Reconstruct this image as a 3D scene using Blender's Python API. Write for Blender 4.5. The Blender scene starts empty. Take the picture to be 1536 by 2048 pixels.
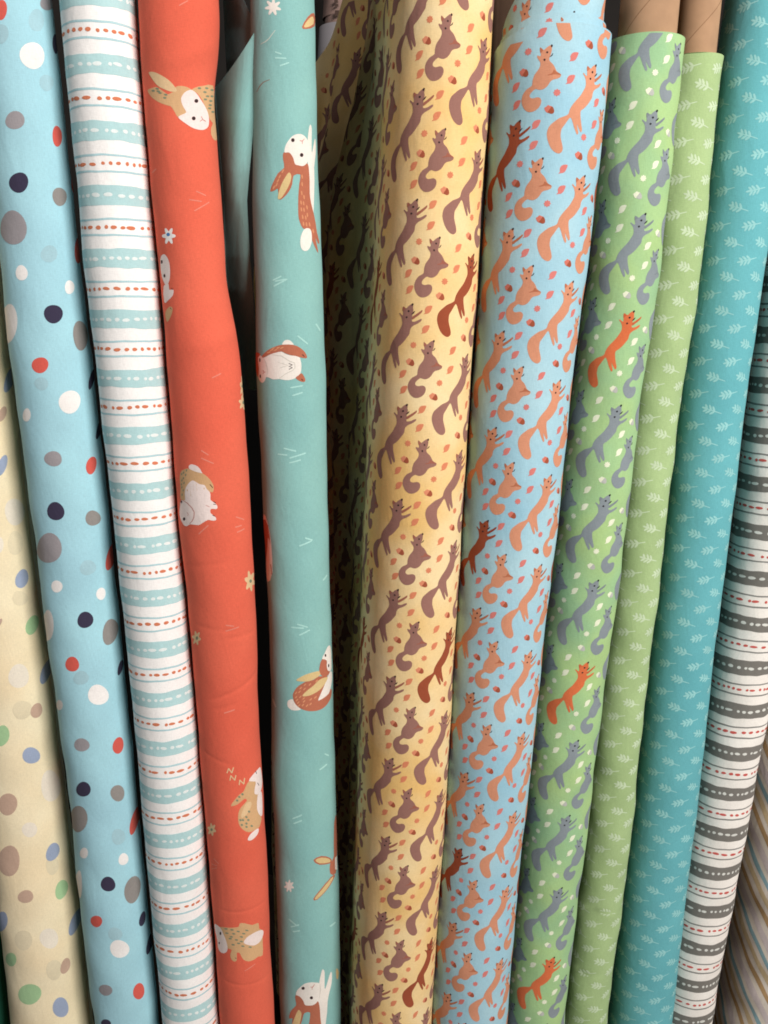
import bpy, math, random
import numpy as np
from mathutils import Vector, geometry

# ------------------------------------------------------------------ camera, world, lamps, exposure
scene = bpy.context.scene
F_PX, PITCH, ZC = 1770.0, math.radians(13.0), 0.92          # focal length in photo pixels, tilt down, lens height
cam_data = bpy.data.cameras.new('camera')
cam_data.sensor_fit = 'VERTICAL'
cam_data.sensor_height = 24.0
cam_data.lens = 24.0 * F_PX / 2048.0
cam_data.clip_start = 0.02
cam_data.clip_end = 50
camera = bpy.data.objects.new('camera', cam_data)
camera.location = (0, 0, ZC)
camera.rotation_euler = (math.pi / 2 - PITCH, 0, 0)
scene.collection.objects.link(camera)
scene.camera = camera

world = bpy.data.worlds.new('World')
scene.world = world
world.use_nodes = True
bg = world.node_tree.nodes['Background']
bg.inputs[0].default_value = (1.0, 0.96, 0.92, 1)
bg.inputs[1].default_value = 0.025


def area_lamp(name, loc, target, sx, sy, power, col):
    d = bpy.data.lights.new(name, 'AREA')
    d.shape = 'RECTANGLE'
    d.size, d.size_y, d.energy, d.color = sx, sy, power, col
    o = bpy.data.objects.new(name, d)
    o.location = loc
    o.rotation_euler = (Vector(target) - Vector(loc)).to_track_quat('-Z', 'Y').to_euler()
    scene.collection.objects.link(o)


area_lamp('left_fill_lamp', (1.38, -1.05, 2.1), (-0.05, 0.75, 0.72), 1.1, 0.8, 98, (1.0, 0.972, 0.945))
area_lamp('left_fill_lamp', (-1.7, -0.5, 2.3), (-0.3, 0.75, 0.95), 0.8, 0.8, 9, (0.92, 0.97, 1.0))  # added cool fill with no seen source, lifts the left-hand rolls

scene.view_settings.view_transform = 'Standard'
scene.view_settings.look = 'None'
scene.view_settings.exposure = 0.0
scene.view_settings.gamma = 1.0
scene.view_settings.use_curve_mapping = False
scene.cycles.filter_width = 1.8
scene.cycles.max_bounces = 6
scene.cycles.diffuse_bounces = 4

rng = random.Random(7)
PI = math.pi


# ------------------------------------------------------------------ photo pixel -> ray, roll surfaces
def ray(x, y):
    xc, t = (x - 768.0) / F_PX, (y - 1024.0) / F_PX
    return (xc, math.cos(PITCH) - t * math.sin(PITCH), -math.sin(PITCH) - t * math.cos(PITCH))


def at_depth(x, y, Y):
    d = ray(x, y)
    k = Y / d[1]
    return Vector((d[0] * k, Y, ZC + d[2] * k))


class Roll:
    """A standing roll: circle sections whose centre and radius follow the roll's outline in the photograph."""

    def __init__(self, Y, rows, ztop=1.2, wob=0.0004, seed=0, zbot=0.004, lean=0.0):
        zs, cx, cy, rr = [], [], [], []
        for (y, xl, xr) in rows:
            dl, dr = ray(xl, y), ray(xr, y)
            al, ar = math.atan2(dl[0], dl[1]), math.atan2(dr[0], dr[1])
            am, be = (al + ar) / 2, (ar - al) / 2
            dm = ray((xl + xr) / 2, y)
            Yc = Y + lean * (y - 1024) / 1024
            rho = Yc / math.cos(am)
            zs.append(ZC + dm[2] / math.hypot(dm[0], dm[1]) * rho)
            cx.append(rho * math.sin(am)); cy.append(Yc); rr.append(rho * math.sin(be))
        o = np.argsort(zs)
        self.zs = np.array(zs)[o]
        self.cx, self.cy, self.rr = (np.array(a)[o] for a in (cx, cy, rr))
        n = len(zs)
        # straight continuation above, upright continuation below
        def ext(a):
            s = (a[-1] - a[-2]) / (self.zs[-1] - self.zs[-2]) if n > 1 else 0
            return s
        self.sx, self.sr = ext(self.cx), 0.0
        zf = np.linspace(0.0, 1.4, 281)
        def samp(a, s):
            v = np.interp(zf, self.zs, a)
            v = np.where(zf > self.zs[-1], a[-1] + s * (zf - self.zs[-1]), v)
            k = np.ones(9) / 9
            p = np.pad(v, 4, mode='edge')
            return np.convolve(p, k, 'valid')
        self.zf = zf
        self.fx, self.fy, self.fr = samp(self.cx, self.sx), samp(self.cy, 0), samp(self.rr, 0)
        self.R0 = float(np.mean(self.rr))
        self.phi = -math.atan2(float(np.mean(self.cx)), float(np.mean(self.cy)))     # u = 0 faces the lens
        self.ztop, self.zbot, self.wob = ztop, zbot, wob
        r = random.Random(seed)
        self.ph = [r.uniform(0, 6.28) for _ in range(8)]
        self.u0, self.u1 = -PI * self.R0, PI * self.R0
        self.creases = []
        self.cut = 0.0

    def top(self, u):                       # upper edge of the cloth; it may slope down on the left
        return self.ztop - self.cut * np.clip((-np.asarray(u) / self.R0 - 0.35) / 1.0, 0, 1)

    def centre(self, z):
        return (np.interp(z, self.zf, self.fx), np.interp(z, self.zf, self.fy), np.interp(z, self.zf, self.fr))

    def P(self, u, z):
        u, z = np.asarray(u, float), np.asarray(z, float)
        cx, cy, R = self.centre(z)
        th = u / self.R0
        p = self.ph
        w = self.wob * (np.sin(23 * z + 1.0 * th + p[0]) + 0.7 * np.sin(51 * z - 2 * th + p[1])
                        + 0.5 * np.sin(88 * z + 3 * th + p[2]) + 0.8 * np.sin(2 * th + 9 * z + p[3])
                        + 0.35 * np.sin(140 * z - 4 * th + p[4]))
        for (ua, za, ub, zb, amp, wid) in self.creases:
            du, dz = ub - ua, zb - za
            L = math.hypot(du, dz)
            t = ((u - ua) * du + (z - za) * dz) / (L * L)
            d = ((u - ua) * dz - (z - za) * du) / L
            fade = np.exp(-np.square(np.clip(np.abs(t - 0.5) - 0.35, 0, None) / 0.2))
            w = w + 0.45 * amp * fade * np.exp(-np.square(d / wid))
        return np.stack([cx + (R + w) * np.sin(th + self.phi), cy - (R + w) * np.cos(th + self.phi), z + 0 * u], -1)

    def uv(self, x, y):
        d = ray(x, y)
        h = math.hypot(d[0], d[1])
        hx, hy = d[0] / h, d[1] / h
        z = ZC + d[2] / h * 0.72
        for _ in range(8):
            cx, cy, R = (float(v) for v in self.centre(z))
            b = hx * cx + hy * cy
            c2 = cx * cx + cy * cy - b * b
            s = b - math.sqrt(max(R * R - c2, 0.0))
            z = ZC + d[2] / h * s
        px, py = hx * s - cx, hy * s - cy
        th = math.atan2(px, -py) - self.phi
        th = max(-1.62, min(1.62, th))
        return (th * self.R0, z)


class Draped(Roll):
    """A roll whose loose end leaves the left side and hangs back in folds; u runs on along the loose cloth."""

    def setup(self, th_leave, tail):
        self.thl = th_leave
        self.ul = th_leave * self.R0
        zg = np.linspace(0, 1.3, 131)
        ds, n = 0.002, 230
        self.zg, self.ds, self.nt = zg, ds, n
        tab = np.zeros((len(zg), n, 2))
        for i, z in enumerate(zg):
            p0 = Roll.P(self, self.ul, z)[:2]
            pm = Roll.P(self, self.ul + 0.006, z)[:2]
            pts = [pm, p0] + [p0 + np.array(q) for q in tail(z)]
            pts = np.array(pts)
            # Catmull-Rom through the plan path, then walk it by arc length
            P4 = np.vstack([2 * pts[0] - pts[1], pts, 2 * pts[-1] - pts[-2]])
            fine = []
            for k in range(1, len(P4) - 2):
                t = np.linspace(0, 1, 24, endpoint=False)[:, None]
                a, b, c, d = P4[k - 1], P4[k], P4[k + 1], P4[k + 2]
                fine.append(0.5 * ((2 * b) + (c - a) * t + (2 * a - 5 * b + 4 * c - d) * t ** 2 + (3 * b - a - 3 * c + d) * t ** 3))
            fine = np.vstack(fine)
            fine = fine[24:]
            L = np.concatenate([[0], np.cumsum(np.hypot(*np.diff(fine, axis=0).T))])
            s = np.minimum(np.arange(n) * ds, L[-1])
            tab[i, :, 0] = np.interp(s, L, fine[:, 0]); tab[i, :, 1] = np.interp(s, L, fine[:, 1])
        self.tab = tab
        self.u0 = self.ul - 0.38

    def P(self, u, z):
        u, z = np.broadcast_arrays(np.asarray(u, float), np.asarray(z, float))
        base = Roll.P(self, np.maximum(u, self.ul), z)
        s = np.clip((self.ul - u) / self.ds, 0, self.nt - 1.001)
        i = np.floor(s).astype(int); f = (s - i)[..., None]
        zi = np.clip(z / 0.01, 0, len(self.zg) - 1.001)
        j = np.floor(zi).astype(int); g = (zi - j)[..., None]
        T = self.tab
        q = (1 - g) * ((1 - f) * T[j, i] + f * T[j, i + 1]) + g * ((1 - f) * T[j + 1, i] + f * T[j + 1, i + 1])
        tail = np.concatenate([q, z[..., None]], -1)
        return np.where((u < self.ul)[..., None], tail, base)

    def top(self, u):                       # the loose end is cut away towards its far edge
        s = np.clip(self.ul - u, 0, 1)
        return self.ztop - np.clip((s - 0.165) / 0.10, 0, 1.5) * 0.10


class Sheet:
    """A free hanging piece given by a function (a, b) -> point; u, z are metres along it."""

    def __init__(self, fn, width, height):
        self.fn, self.u0, self.u1, self.zbot, self.ztop = fn, 0.0, width, 0.0, height

    def P(self, u, z):
        u, z = np.broadcast_arrays(np.asarray(u, float), np.asarray(z, float))
        out = np.zeros(u.shape + (3,))
        for k in np.ndindex(u.shape):
            out[k] = self.fn(u[k] / self.u1, z[k] / self.ztop)
        return out


# ------------------------------------------------------------------ procedural cloth
def lin(c):
    return tuple(((v / 255.0) / 12.92 if v <= 10 else ((v / 255.0 + 0.055) / 1.055) ** 2.4) for v in c)


def soft(c):
    """Printed cotton is never fully saturated: pull a colour a little towards its grey."""
    a = lin(c)
    g = 0.3 * a[0] + 0.59 * a[1] + 0.11 * a[2]
    s = (max(c) - min(c)) / max(c)
    k = 1.0 - 0.10 * s
    return tuple((v + (g - v) * 0.10) * k for v in a)


MATS = {}


def cloth(name, c, c2=None, scale=30.0, rough=0.95):
    """Woven cotton: colour with a soft dye mottle, thread grain and a fine weave bump."""
    key = (name, tuple(c), c2)
    if key in MATS:
        return MATS[key]
    m = bpy.data.materials.new(name)
    m.use_nodes = True
    nt = m.node_tree
    N, Lk = nt.nodes, nt.links
    b = N['Principled BSDF']
    b.inputs['Roughness'].default_value = rough
    b.inputs['Specular IOR Level'].default_value = 0.18
    b.inputs['Sheen Weight'].default_value = 0.025
    b.inputs['Sheen Roughness'].default_value = 0.6
    uv = N.new('ShaderNodeUVMap')
    mot = N.new('ShaderNodeTexNoise'); mot.inputs['Scale'].default_value = scale; mot.inputs['Detail'].default_value = 3
    Lk.new(uv.outputs[0], mot.inputs['Vector'])
    ramp = N.new('ShaderNodeValToRGB')
    a1 = soft(c)
    a2 = soft(c2) if c2 else tuple(v * 0.93 for v in a1)
    ramp.color_ramp.elements[0].position = 0.36; ramp.color_ramp.elements[0].color = (*a2, 1)
    ramp.color_ramp.elements[1].position = 0.64; ramp.color_ramp.elements[1].color = (*a1, 1)
    Lk.new(mot.outputs[0], ramp.inputs[0])
    # threads: two stretched noises, warp and weft
    def threads(sx, sy):
        mp = N.new('ShaderNodeMapping'); mp.inputs['Scale'].default_value = (sx, sy, 1)
        Lk.new(uv.outputs[0], mp.inputs[0])
        t = N.new('ShaderNodeTexNoise'); t.inputs['Scale'].default_value = 1.0; t.inputs['Detail'].default_value = 1
        Lk.new(mp.outputs[0], t.inputs['Vector'])
        return t
    t1, t2 = threads(1500, 260), threads(260, 1500)
    add = N.new('ShaderNodeMath'); add.operation = 'ADD'
    Lk.new(t1.outputs[0], add.inputs[0]); Lk.new(t2.outputs[0], add.inputs[1])
    mr = N.new('ShaderNodeMapRange')
    mr.inputs[1].default_value, mr.inputs[2].default_value = 0.6, 1.4
    mr.inputs[3].default_value, mr.inputs[4].default_value = 0.91, 1.06
    Lk.new(add.outputs[0], mr.inputs[0])
    mul = N.new('ShaderNodeMixRGB'); mul.blend_type = 'MULTIPLY'; mul.inputs[0].default_value = 1.0
    Lk.new(ramp.outputs[0], mul.inputs[1]); Lk.new(mr.outputs[0], mul.inputs[2])
    Lk.new(mul.outputs[0], b.inputs['Base Color'])
    bump = N.new('ShaderNodeBump'); bump.inputs['Strength'].default_value = 0.25; bump.inputs['Distance'].default_value = 0.0003
    Lk.new(add.outputs[0], bump.inputs['Height'])
    pk = N.new('ShaderNodeMapping'); pk.inputs['Scale'].default_value = (60, 26, 1); pk.inputs['Rotation'].default_value = (0, 0, 0.5)
    Lk.new(uv.outputs[0], pk.inputs[0])
    pn = N.new('ShaderNodeTexNoise'); pn.inputs['Scale'].default_value = 1.0; pn.inputs['Detail'].default_value = 3
    pn.inputs['Distortion'].default_value = 0.6
    Lk.new(pk.outputs[0], pn.inputs['Vector'])
    b2 = N.new('ShaderNodeBump'); b2.inputs['Strength'].default_value = 0.38; b2.inputs['Distance'].default_value = 0.0022
    Lk.new(pn.outputs[0], b2.inputs['Height']); Lk.new(bump.outputs[0], b2.inputs['Normal'])
    Lk.new(b2.outputs[0], b.inputs['Normal'])
    MATS[key] = m
    return m


def plain(name, c, rough=0.85, scale=40.0, var=0.12, bump=0.15):
    m = bpy.data.materials.new(name)
    m.use_nodes = True
    N, Lk = m.node_tree.nodes, m.node_tree.links
    b = N['Principled BSDF']
    b.inputs['Roughness'].default_value = rough
    b.inputs['Specular IOR Level'].default_value = 0.25
    tc = N.new('ShaderNodeTexCoord')
    n = N.new('ShaderNodeTexNoise'); n.inputs['Scale'].default_value = scale; n.inputs['Detail'].default_value = 6
    Lk.new(tc.outputs['Object'], n.inputs['Vector'])
    r = N.new('ShaderNodeValToRGB')
    a = lin(c)
    r.color_ramp.elements[0].position = 0.3; r.color_ramp.elements[0].color = (*[v * (1 - var) for v in a], 1)
    r.color_ramp.elements[1].position = 0.7; r.color_ramp.elements[1].color = (*[min(1, v * (1 + var)) for v in a], 1)
    Lk.new(n.outputs[0], r.inputs[0]); Lk.new(r.outputs[0], b.inputs['Base Color'])
    bp = N.new('ShaderNodeBump'); bp.inputs['Strength'].default_value = bump; bp.inputs['Distance'].default_value = 0.001
    Lk.new(n.outputs[0], bp.inputs['Height']); Lk.new(bp.outputs[0], b.inputs['Normal'])
    return m


# ------------------------------------------------------------------ 2-D outlines of the prints
def smooth(pts, n=4):
    p = np.array(pts, float)
    out = []
    m = len(p)
    for i in range(m):
        a, b, c, d = p[i - 1], p[i], p[(i + 1) % m], p[(i + 2) % m]
        for t in np.linspace(0, 1, n, endpoint=False):
            out.append(0.5 * (2 * b + (c - a) * t + (2 * a - 5 * b + 4 * c - d) * t * t + (3 * b - a - 3 * c + d) * t ** 3))
    return [tuple(q) for q in out]


def oval(cx, cy, rx, ry, rot=0.0, n=14, jag=0.0, r=None):
    out = []
    p1, p2 = (r.uniform(0, 6.28), r.uniform(0, 6.28)) if r else (0, 0)
    for k in range(n):
        a = 2 * PI * k / n
        q = 1 + jag * (math.sin(2 * a + p1) + 0.7 * math.sin(3 * a + p2))
        x, y = rx * q * math.cos(a), ry * q * math.sin(a)
        out.append((cx + x * math.cos(rot) - y * math.sin(rot), cy + x * math.sin(rot) + y * math.cos(rot)))
    return out


def stroke(pts, w):
    p = np.array(pts, float)
    d = np.gradient(p, axis=0)
    d /= np.maximum(np.hypot(d[:, 0], d[:, 1]), 1e-9)[:, None]
    nrm = np.stack([-d[:, 1], d[:, 0]], 1)
    ww = np.full(len(p), w / 2.0); ww[0] *= 0.6; ww[-1] *= 0.6
    a, b = p + nrm * ww[:, None], p - nrm * ww[:, None]
    e0, e1 = p[0] - d[0] * w * 0.3, p[-1] + d[-1] * w * 0.3
    return [tuple(e0)] + [tuple(q) for q in a] + [tuple(e1)] + [tuple(q) for q in b[::-1]]


def flower(cx, cy, rx, ry, petals=6, n=36, depth=0.32, rot=0.0):
    out = []
    for k in range(n):
        a = 2 * PI * k / n
        q = 1 - depth * (0.5 - 0.5 * math.cos(petals * a))
        out.append((cx + rx * q * math.cos(a + rot), cy + ry * q * math.sin(a + rot)))
    return out


def inside(poly, pts):
    p = np.array(poly)
    x, y = pts[:, 0], pts[:, 1]
    c = np.zeros(len(pts), bool)
    j = len(p) - 1
    for i in range(len(p)):
        xi, yi, xj, yj = p[i, 0], p[i, 1], p[j, 0], p[j, 1]
        if yi != yj:
            c ^= ((yi > y) != (yj > y)) & (x < (xj - xi) * (y - yi) / (yj - yi) + xi)
        j = i
    return c


def triangulate(poly, step=0.0028):
    """(u, z) outline -> points and triangles, fine enough to wrap a roll."""
    pts = []
    m = len(poly)
    for i in range(m):
        a, b = poly[i], poly[(i + 1) % m]
        L = math.hypot(b[0] - a[0], b[1] - a[1])
        if L < 2e-5:
            continue
        k = max(1, int(math.ceil(L / step)))
        for t in range(k):
            pts.append((a[0] + (b[0] - a[0]) * t / k, a[1] + (b[1] - a[1]) * t / k))
    if len(pts) < 3:
        return None
    A = np.array(pts)
    lo, hi = A.min(0), A.max(0)
    allp = list(pts)
    if max(hi - lo) > step * 1.4:
        gx = np.arange(lo[0] + step / 2, hi[0], step); gy = np.arange(lo[1] + step / 2, hi[1], step)
        if len(gx) and len(gy):
            G = np.stack(np.meshgrid(gx, gy), -1).reshape(-1, 2)
            G = G[inside(pts, G)]
            if len(G):
                dmin = np.min(np.hypot(G[:, None, 0] - A[None, :, 0], G[:, None, 1] - A[None, :, 1]), 1)
                allp += [tuple(g) for g in G[dmin > step * 0.35]]
    n = len(pts)
    S = 1000.0
    r = geometry.delaunay_2d_cdt([Vector((p[0] * S, p[1] * S)) for p in allp], [], [list(range(n))], 1, 1e-4)
    v = np.array([(p.x / S, p.y / S) for p in r[0]])
    f = [tuple(t) for t in r[2]]
    if not len(f):
        return None
    return v, f


class Cloth:
    """One piece of printed fabric: the sheet and its print in one mesh, one material slot per dye."""

    def __init__(self, surf, base, du=0.002, dz=0.005):
        self.s = surf
        self.mats = [base]
        self.V, self.N, self.UV, self.Fc, self.Mi = [], [], [], [], []
        self.nv = 0
        nu = max(4, int((surf.u1 - surf.u0) / du)); nz = max(4, int((surf.ztop - surf.zbot) / dz))
        U = np.linspace(surf.u0, surf.u1, nu + 1)
        t = np.linspace(0, 1, nz + 1)
        UU, TT = np.meshgrid(U, t)
        top = surf.top(UU) if hasattr(surf, 'top') else surf.ztop
        ZZ = surf.zbot + (top - surf.zbot) * TT
        idx = np.arange((nu + 1) * (nz + 1)).reshape(nz + 1, nu + 1)
        q = np.stack([idx[:-1, :-1], idx[:-1, 1:], idx[1:, 1:], idx[1:, :-1]], -1).reshape(-1, 4)
        self.put(UU.ravel(), ZZ.ravel(), [tuple(f) for f in q.tolist()], 0, 0.0)

    def slot(self, mat):
        if mat not in self.mats:
            self.mats.append(mat)
        return self.mats.index(mat)

    def put(self, u, z, faces, mi, eps):
        e = 0.0006
        P = self.s.P(u, z)
        Tu = self.s.P(u + e, z) - self.s.P(u - e, z)
        Tz = self.s.P(u, z + e) - self.s.P(u, z - e)
        n = np.cross(Tu, Tz)
        n /= np.maximum(np.linalg.norm(n, axis=-1, keepdims=True), 1e-12)
        self.V.append(P + n * eps); self.N.append(n)
        self.UV.append(np.stack([u, z], -1))
        k = self.nv
        self.Fc += [tuple(i + k for i in f) for f in faces]
        self.Mi += [mi] * len(faces)
        self.nv += len(u)

    def tri(self, T, mat, layer=1, du=0.0, dz=0.0):
        if T is None:
            return
        v, f = T
        u, z = v[:, 0] + du, v[:, 1] + dz
        s = self.s
        if u.min() < s.u0 + 0.001 or u.max() > s.u1 - 0.001 or z.min() < s.zbot + 0.002:
            return
        top = np.min(s.top(u)) if hasattr(s, 'top') else s.ztop
        if z.min() > top - 0.004:
            return
        if z.max() > top - 0.002:
            z = np.minimum(z, top - 0.001)
        a = v[list(f[0])]
        ff = f
        area = sum((v[t[1]][0] - v[t[0]][0]) * (v[t[2]][1] - v[t[0]][1]) - (v[t[1]][1] - v[t[0]][1]) * (v[t[2]][0] - v[t[0]][0]) for t in f)
        if area < 0:
            ff = [t[::-1] for t in f]
        self.put(u, z, ff, self.slot(mat), 0.00006 + 0.00004 * layer)

    def px(self, pts, mat, layer=1, org=(0, 0), sc=1.0, sm=0):
        """An outline traced on the photograph, wrapped onto this roll."""
        p = [(org[0] + a / sc, org[1] + b / sc) for a, b in pts]
        if sm:
            p = smooth(p, sm)
        self.tri(triangulate([self.s.uv(*q) for q in p]), mat, layer)

    def band(self, fz0, fz1, mat, layer=1, n=140, ua=None, ub=None):
        """A printed stripe running round the roll between two wavering edges."""
        s = self.s
        U = np.linspace(s.u0 + 0.001 if ua is None else ua, s.u1 - 0.001 if ub is None else ub, n)
        a, b = fz0(U), fz1(U)
        if np.max(b) > s.ztop - 0.001 or np.min(a) < s.zbot + 0.001:
            return
        rows = max(1, int(np.max(b - a) / 0.004))
        T = np.linspace(0, 1, rows + 1)[:, None]
        Z = a[None] + (b - a)[None] * T
        UU = np.broadcast_to(U, Z.shape)
        idx = np.arange(Z.size).reshape(Z.shape)
        q = np.stack([idx[:-1, :-1], idx[:-1, 1:], idx[1:, 1:], idx[1:, :-1]], -1).reshape(-1, 4)
        self.put(UU.ravel(), Z.ravel(), [tuple(f) for f in q.tolist()], self.slot(mat), 0.00006 + 0.00004 * layer)

    def build(self, name, parent):
        me = bpy.data.meshes.new(name)
        V = np.concatenate(self.V); N = np.concatenate(self.N); UV = np.concatenate(self.UV)
        org = np.array(parent.matrix_world.translation) if parent else np.zeros(3)
        me.from_pydata((V - org).tolist(), [], self.Fc)
        for m in self.mats:
            me.materials.append(m)
        me.polygons.foreach_set('material_index', self.Mi)
        me.polygons.foreach_set('use_smooth', [True] * len(self.Fc))
        uvl = me.uv_layers.new(name='UVMap')
        li = np.zeros(len(me.loops), int)
        me.loops.foreach_get('vertex_index', li)
        uvl.data.foreach_set('uv', UV[li].ravel())
        me.update()
        me.normals_split_custom_set_from_vertices(N.tolist())
        o = bpy.data.objects.new(name, me)
        scene.collection.objects.link(o)
        o.parent = parent
        return o


# ------------------------------------------------------------------ things
def thing(name, label, cat, loc=(0, 0, 0), group=None):
    o = bpy.data.objects.new(name, None)
    o.location = loc
    o.empty_display_size = 0.05
    o['label'], o['category'] = label, cat
    if group:
        o['group'] = group
    scene.collection.objects.link(o)
    bpy.context.view_layer.update()
    return o


def mesh_obj(name, verts, faces, mat, parent=None, flat=False):
    me = bpy.data.meshes.new(name)
    org = np.array(parent.matrix_world.translation) if parent else np.zeros(3)
    me.from_pydata((np.array(verts, float) - org).tolist(), [], faces)
    me.materials.append(mat)
    me.polygons.foreach_set('use_smooth', [not flat] * len(faces))
    me.update()
    o = bpy.data.objects.new(name, me)
    scene.collection.objects.link(o)
    o.parent = parent
    return o


def lathe_on(roll, prof, n=56):
    """Rings about a roll's axis: prof = [(radius, z), ...]."""
    V, Fc = [], []
    for (r, z) in prof:
        cx, cy, R = (float(v) for v in roll.centre(z))
        for k in range(n):
            a = 2 * PI * k / n
            V.append((cx + r * math.sin(a), cy - r * math.cos(a), z))
    for i in range(len(prof) - 1):
        for k in range(n):
            k2 = (k + 1) % n
            Fc.append((i * n + k, i * n + k2, (i + 1) * n + k2, (i + 1) * n + k))
    return V, Fc


M_CARD = plain('cardboard', (172, 136, 105), 0.9, 60, 0.10, 0.2)
M_SEAM = plain('cardboard_seam', (140, 106, 78), 0.9, 60, 0.1)
M_LABEL = plain('paper_label', (140, 134, 136), 0.8, 30, 0.04)  # white paper, greyed in its colour for the shadow it stands in
M_INK = plain('dark_ink', (70, 52, 44), 0.8, 30, 0.04)


def finish_roll(root, roll, edge_mat, tube_r=None, tube_top=0.06, tube_mat=None, zend=None):
    """The rolled-up layers seen at the end, and the cardboard tube in the middle."""
    R = float(roll.centre(roll.ztop)[2])
    tr = tube_r or R * 0.55
    prof = []
    z = zend or roll.ztop
    k = 0
    r = R - 0.0006
    while r > tr + 0.0008:
        prof.append((r, z - (0.0 if k % 2 == 0 else 0.0012) - 0.0004 * (k % 3)))
        r -= 0.0011
        k += 1
    if len(prof) > 1:
        V, Fc = lathe_on(roll, prof)
        mesh_obj('roll_end', V, Fc, edge_mat, root)
    zt = z + tube_top
    V, Fc = lathe_on(roll, [(tr - 0.003, 0.006), (tr, 0.006), (tr, zt * 0.5), (tr, z), (tr, zt - 0.0008), (tr - 0.0008, zt), (tr - 0.0025, zt), (tr - 0.003, zt - 0.0008), (tr - 0.003, z - 0.1)])
    tube = mesh_obj('cardboard_tube', V, Fc, tube_mat or M_CARD, root)
    if tube_top > 0.1:                       # the spiral seam of the wound paper
        V, Fc = [], []
        for i in range(121):
            zz_ = z - 0.02 + (zt - 0.002 - z + 0.02) * i / 120
            cx, cy, _ = (float(v) for v in roll.centre(zz_))
            a = (zz_ - z) / (2 * PI * tr) * 2 * PI * 0.9 - 1.2
            for dz in (0.0, 0.0009):
                V.append((cx + (tr + 0.00012) * math.sin(a), cy - (tr + 0.00012) * math.cos(a), zz_ + dz))
            if i:
                Fc.append((2 * i - 2, 2 * i, 2 * i + 1, 2 * i - 1))
        seam = mesh_obj('spiral_seam', V, Fc, M_SEAM, root)
        seam.parent = tube
        seam.matrix_parent_inverse.identity()


def base_of(roll):
    cx, cy, R = (float(v) for v in roll.centre(0.004))
    return (cx, cy, 0.004)


GROUP = 'rolls of printed cotton standing on the shelf'

# ------------------------------------------------------------------ setting: shelf board, and rack back coloured near-black as shade between the rolls
M_WOOD = plain('dark_shelf_board', (58, 46, 38), 0.7, 12, 0.2)
M_BACK = plain('shade_dark_rack_back', (30, 26, 23), 0.9, 12, 0.2)


def box(name, a, b, mat):
    (x0, y0, z0), (x1, y1, z1) = a, b
    V = [(x0, y0, z0), (x1, y0, z0), (x1, y1, z0), (x0, y1, z0), (x0, y0, z1), (x1, y0, z1), (x1, y1, z1), (x0, y1, z1)]
    Fc = [(0, 3, 2, 1), (4, 5, 6, 7), (0, 1, 5, 4), (1, 2, 6, 5), (2, 3, 7, 6), (3, 0, 4, 7)]
    o = mesh_obj(name, V, Fc, mat, None, True)
    o['kind'] = 'structure'
    return o


box('shelf', (-0.75, 0.60, -0.03), (0.85, 1.30, 0.0), M_WOOD)
box('back_wall', (-0.75, 1.30, -0.03), (0.85, 1.32, 1.5), M_BACK)

# ------------------------------------------------------------------ rolls: outlines read off the photograph (row, left edge, right edge)
rA = Roll(0.80, [(1700, -150, -20), (1868, -130, 0), (2048, -100, 20)], seed=1)
rB = Roll(0.775, [(578, -190, 1), (757, -165, 24), (940, -134, 48), (1162, -98, 73), (1338, -72, 98), (1528, -45, 121), (1697, -20, 143), (1868, 0, 165), (2048, 22, 182)], seed=2, wob=0.0005)
rC = Roll(0.76, [(0, -67, 105), (190, -42, 127), (365, -19, 141), (568, 5, 167), (805, 34, 194), (1034, 64, 217), (1322, 102, 249), (1562, 133, 271), (1833, 163, 300), (2048, 189, 317)], seed=3, wob=0.0005)
rD = Roll(0.75, [(0, 119, 273), (152, 133, 283), (423, 159, 308), (508, 165, 316), (703, 190, 331), (872, 207, 345), (1034, 225, 357), (1257, 250, 379), (1406, 266, 391), (1528, 276, 401), (1731, 295, 415), (1917, 314, 429), (2048, 325, 440)], seed=4, wob=0.0003)
rE = Roll(0.75, [(0, 277, 437), (85, 280, 440), (150, 285, 430), (190, 288, 427), (237, 290, 431), (338, 299, 440), (518, 315, 450), (585, 321, 455), (652, 327, 471), (720, 333, 481), (805, 340, 487), (906, 347, 497), (1068, 360, 503), (1220, 377, 511), (1390, 392, 515), (1567, 406, 525), (1704, 416, 533), (1880, 430, 540), (2048, 441, 551)], seed=5, wob=0.0003)
rF = Roll(0.77, [(0, 499, 628), (117, 502, 630), (273, 505, 634), (430, 506, 640), (540, 511, 644), (676, 511, 648), (773, 513, 651), (890, 520, 654), (1039, 528, 657), (1195, 535, 661), (1351, 541, 665), (1528, 544, 670), (1684, 550, 674), (1880, 556, 679), (2048, 562, 682)], seed=6, wob=0.0003)
rG = Draped(0.748, [(0, 792, 988), (195, 785, 978), (410, 772, 962), (540, 768, 957), (812, 754, 939), (1020, 744, 925), (1234, 737, 913), (1528, 731, 896), (1801, 722, 878), (2048, 713, 863)], seed=7, wob=0.0003)
rH = Roll(0.757, [(42, 992, 1228), (95, 987, 1223), (324, 973, 1200), (538, 962, 1175), (786, 945, 1141), (1019, 926, 1118), (1267, 909, 1089), (1496, 893, 1066), (1681, 880, 1045), (2039, 856, 1013)], seed=8, ztop=1.124, wob=0.0003)
rI = Roll(0.787, [(80, 1216, 1372), (191, 1207, 1362), (400, 1186, 1335), (538, 1174, 1322), (729, 1150, 1293), (1019, 1113, 1255), (1267, 1087, 1223), (1507, 1060, 1192), (1776, 1034, 1160), (2043, 1007, 1129)], seed=9, ztop=1.13, wob=0.0006)
rJ = Roll(0.825, [(111, 1332, 1447), (343, 1312, 1421), (507, 1298, 1406), (729, 1267, 1373), (1005, 1235, 1338), (1248, 1208, 1309), (1511, 1180, 1278), (1814, 1150, 1244), (2039, 1122, 1213)], seed=10, ztop=1.127, wob=0.0006)
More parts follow.
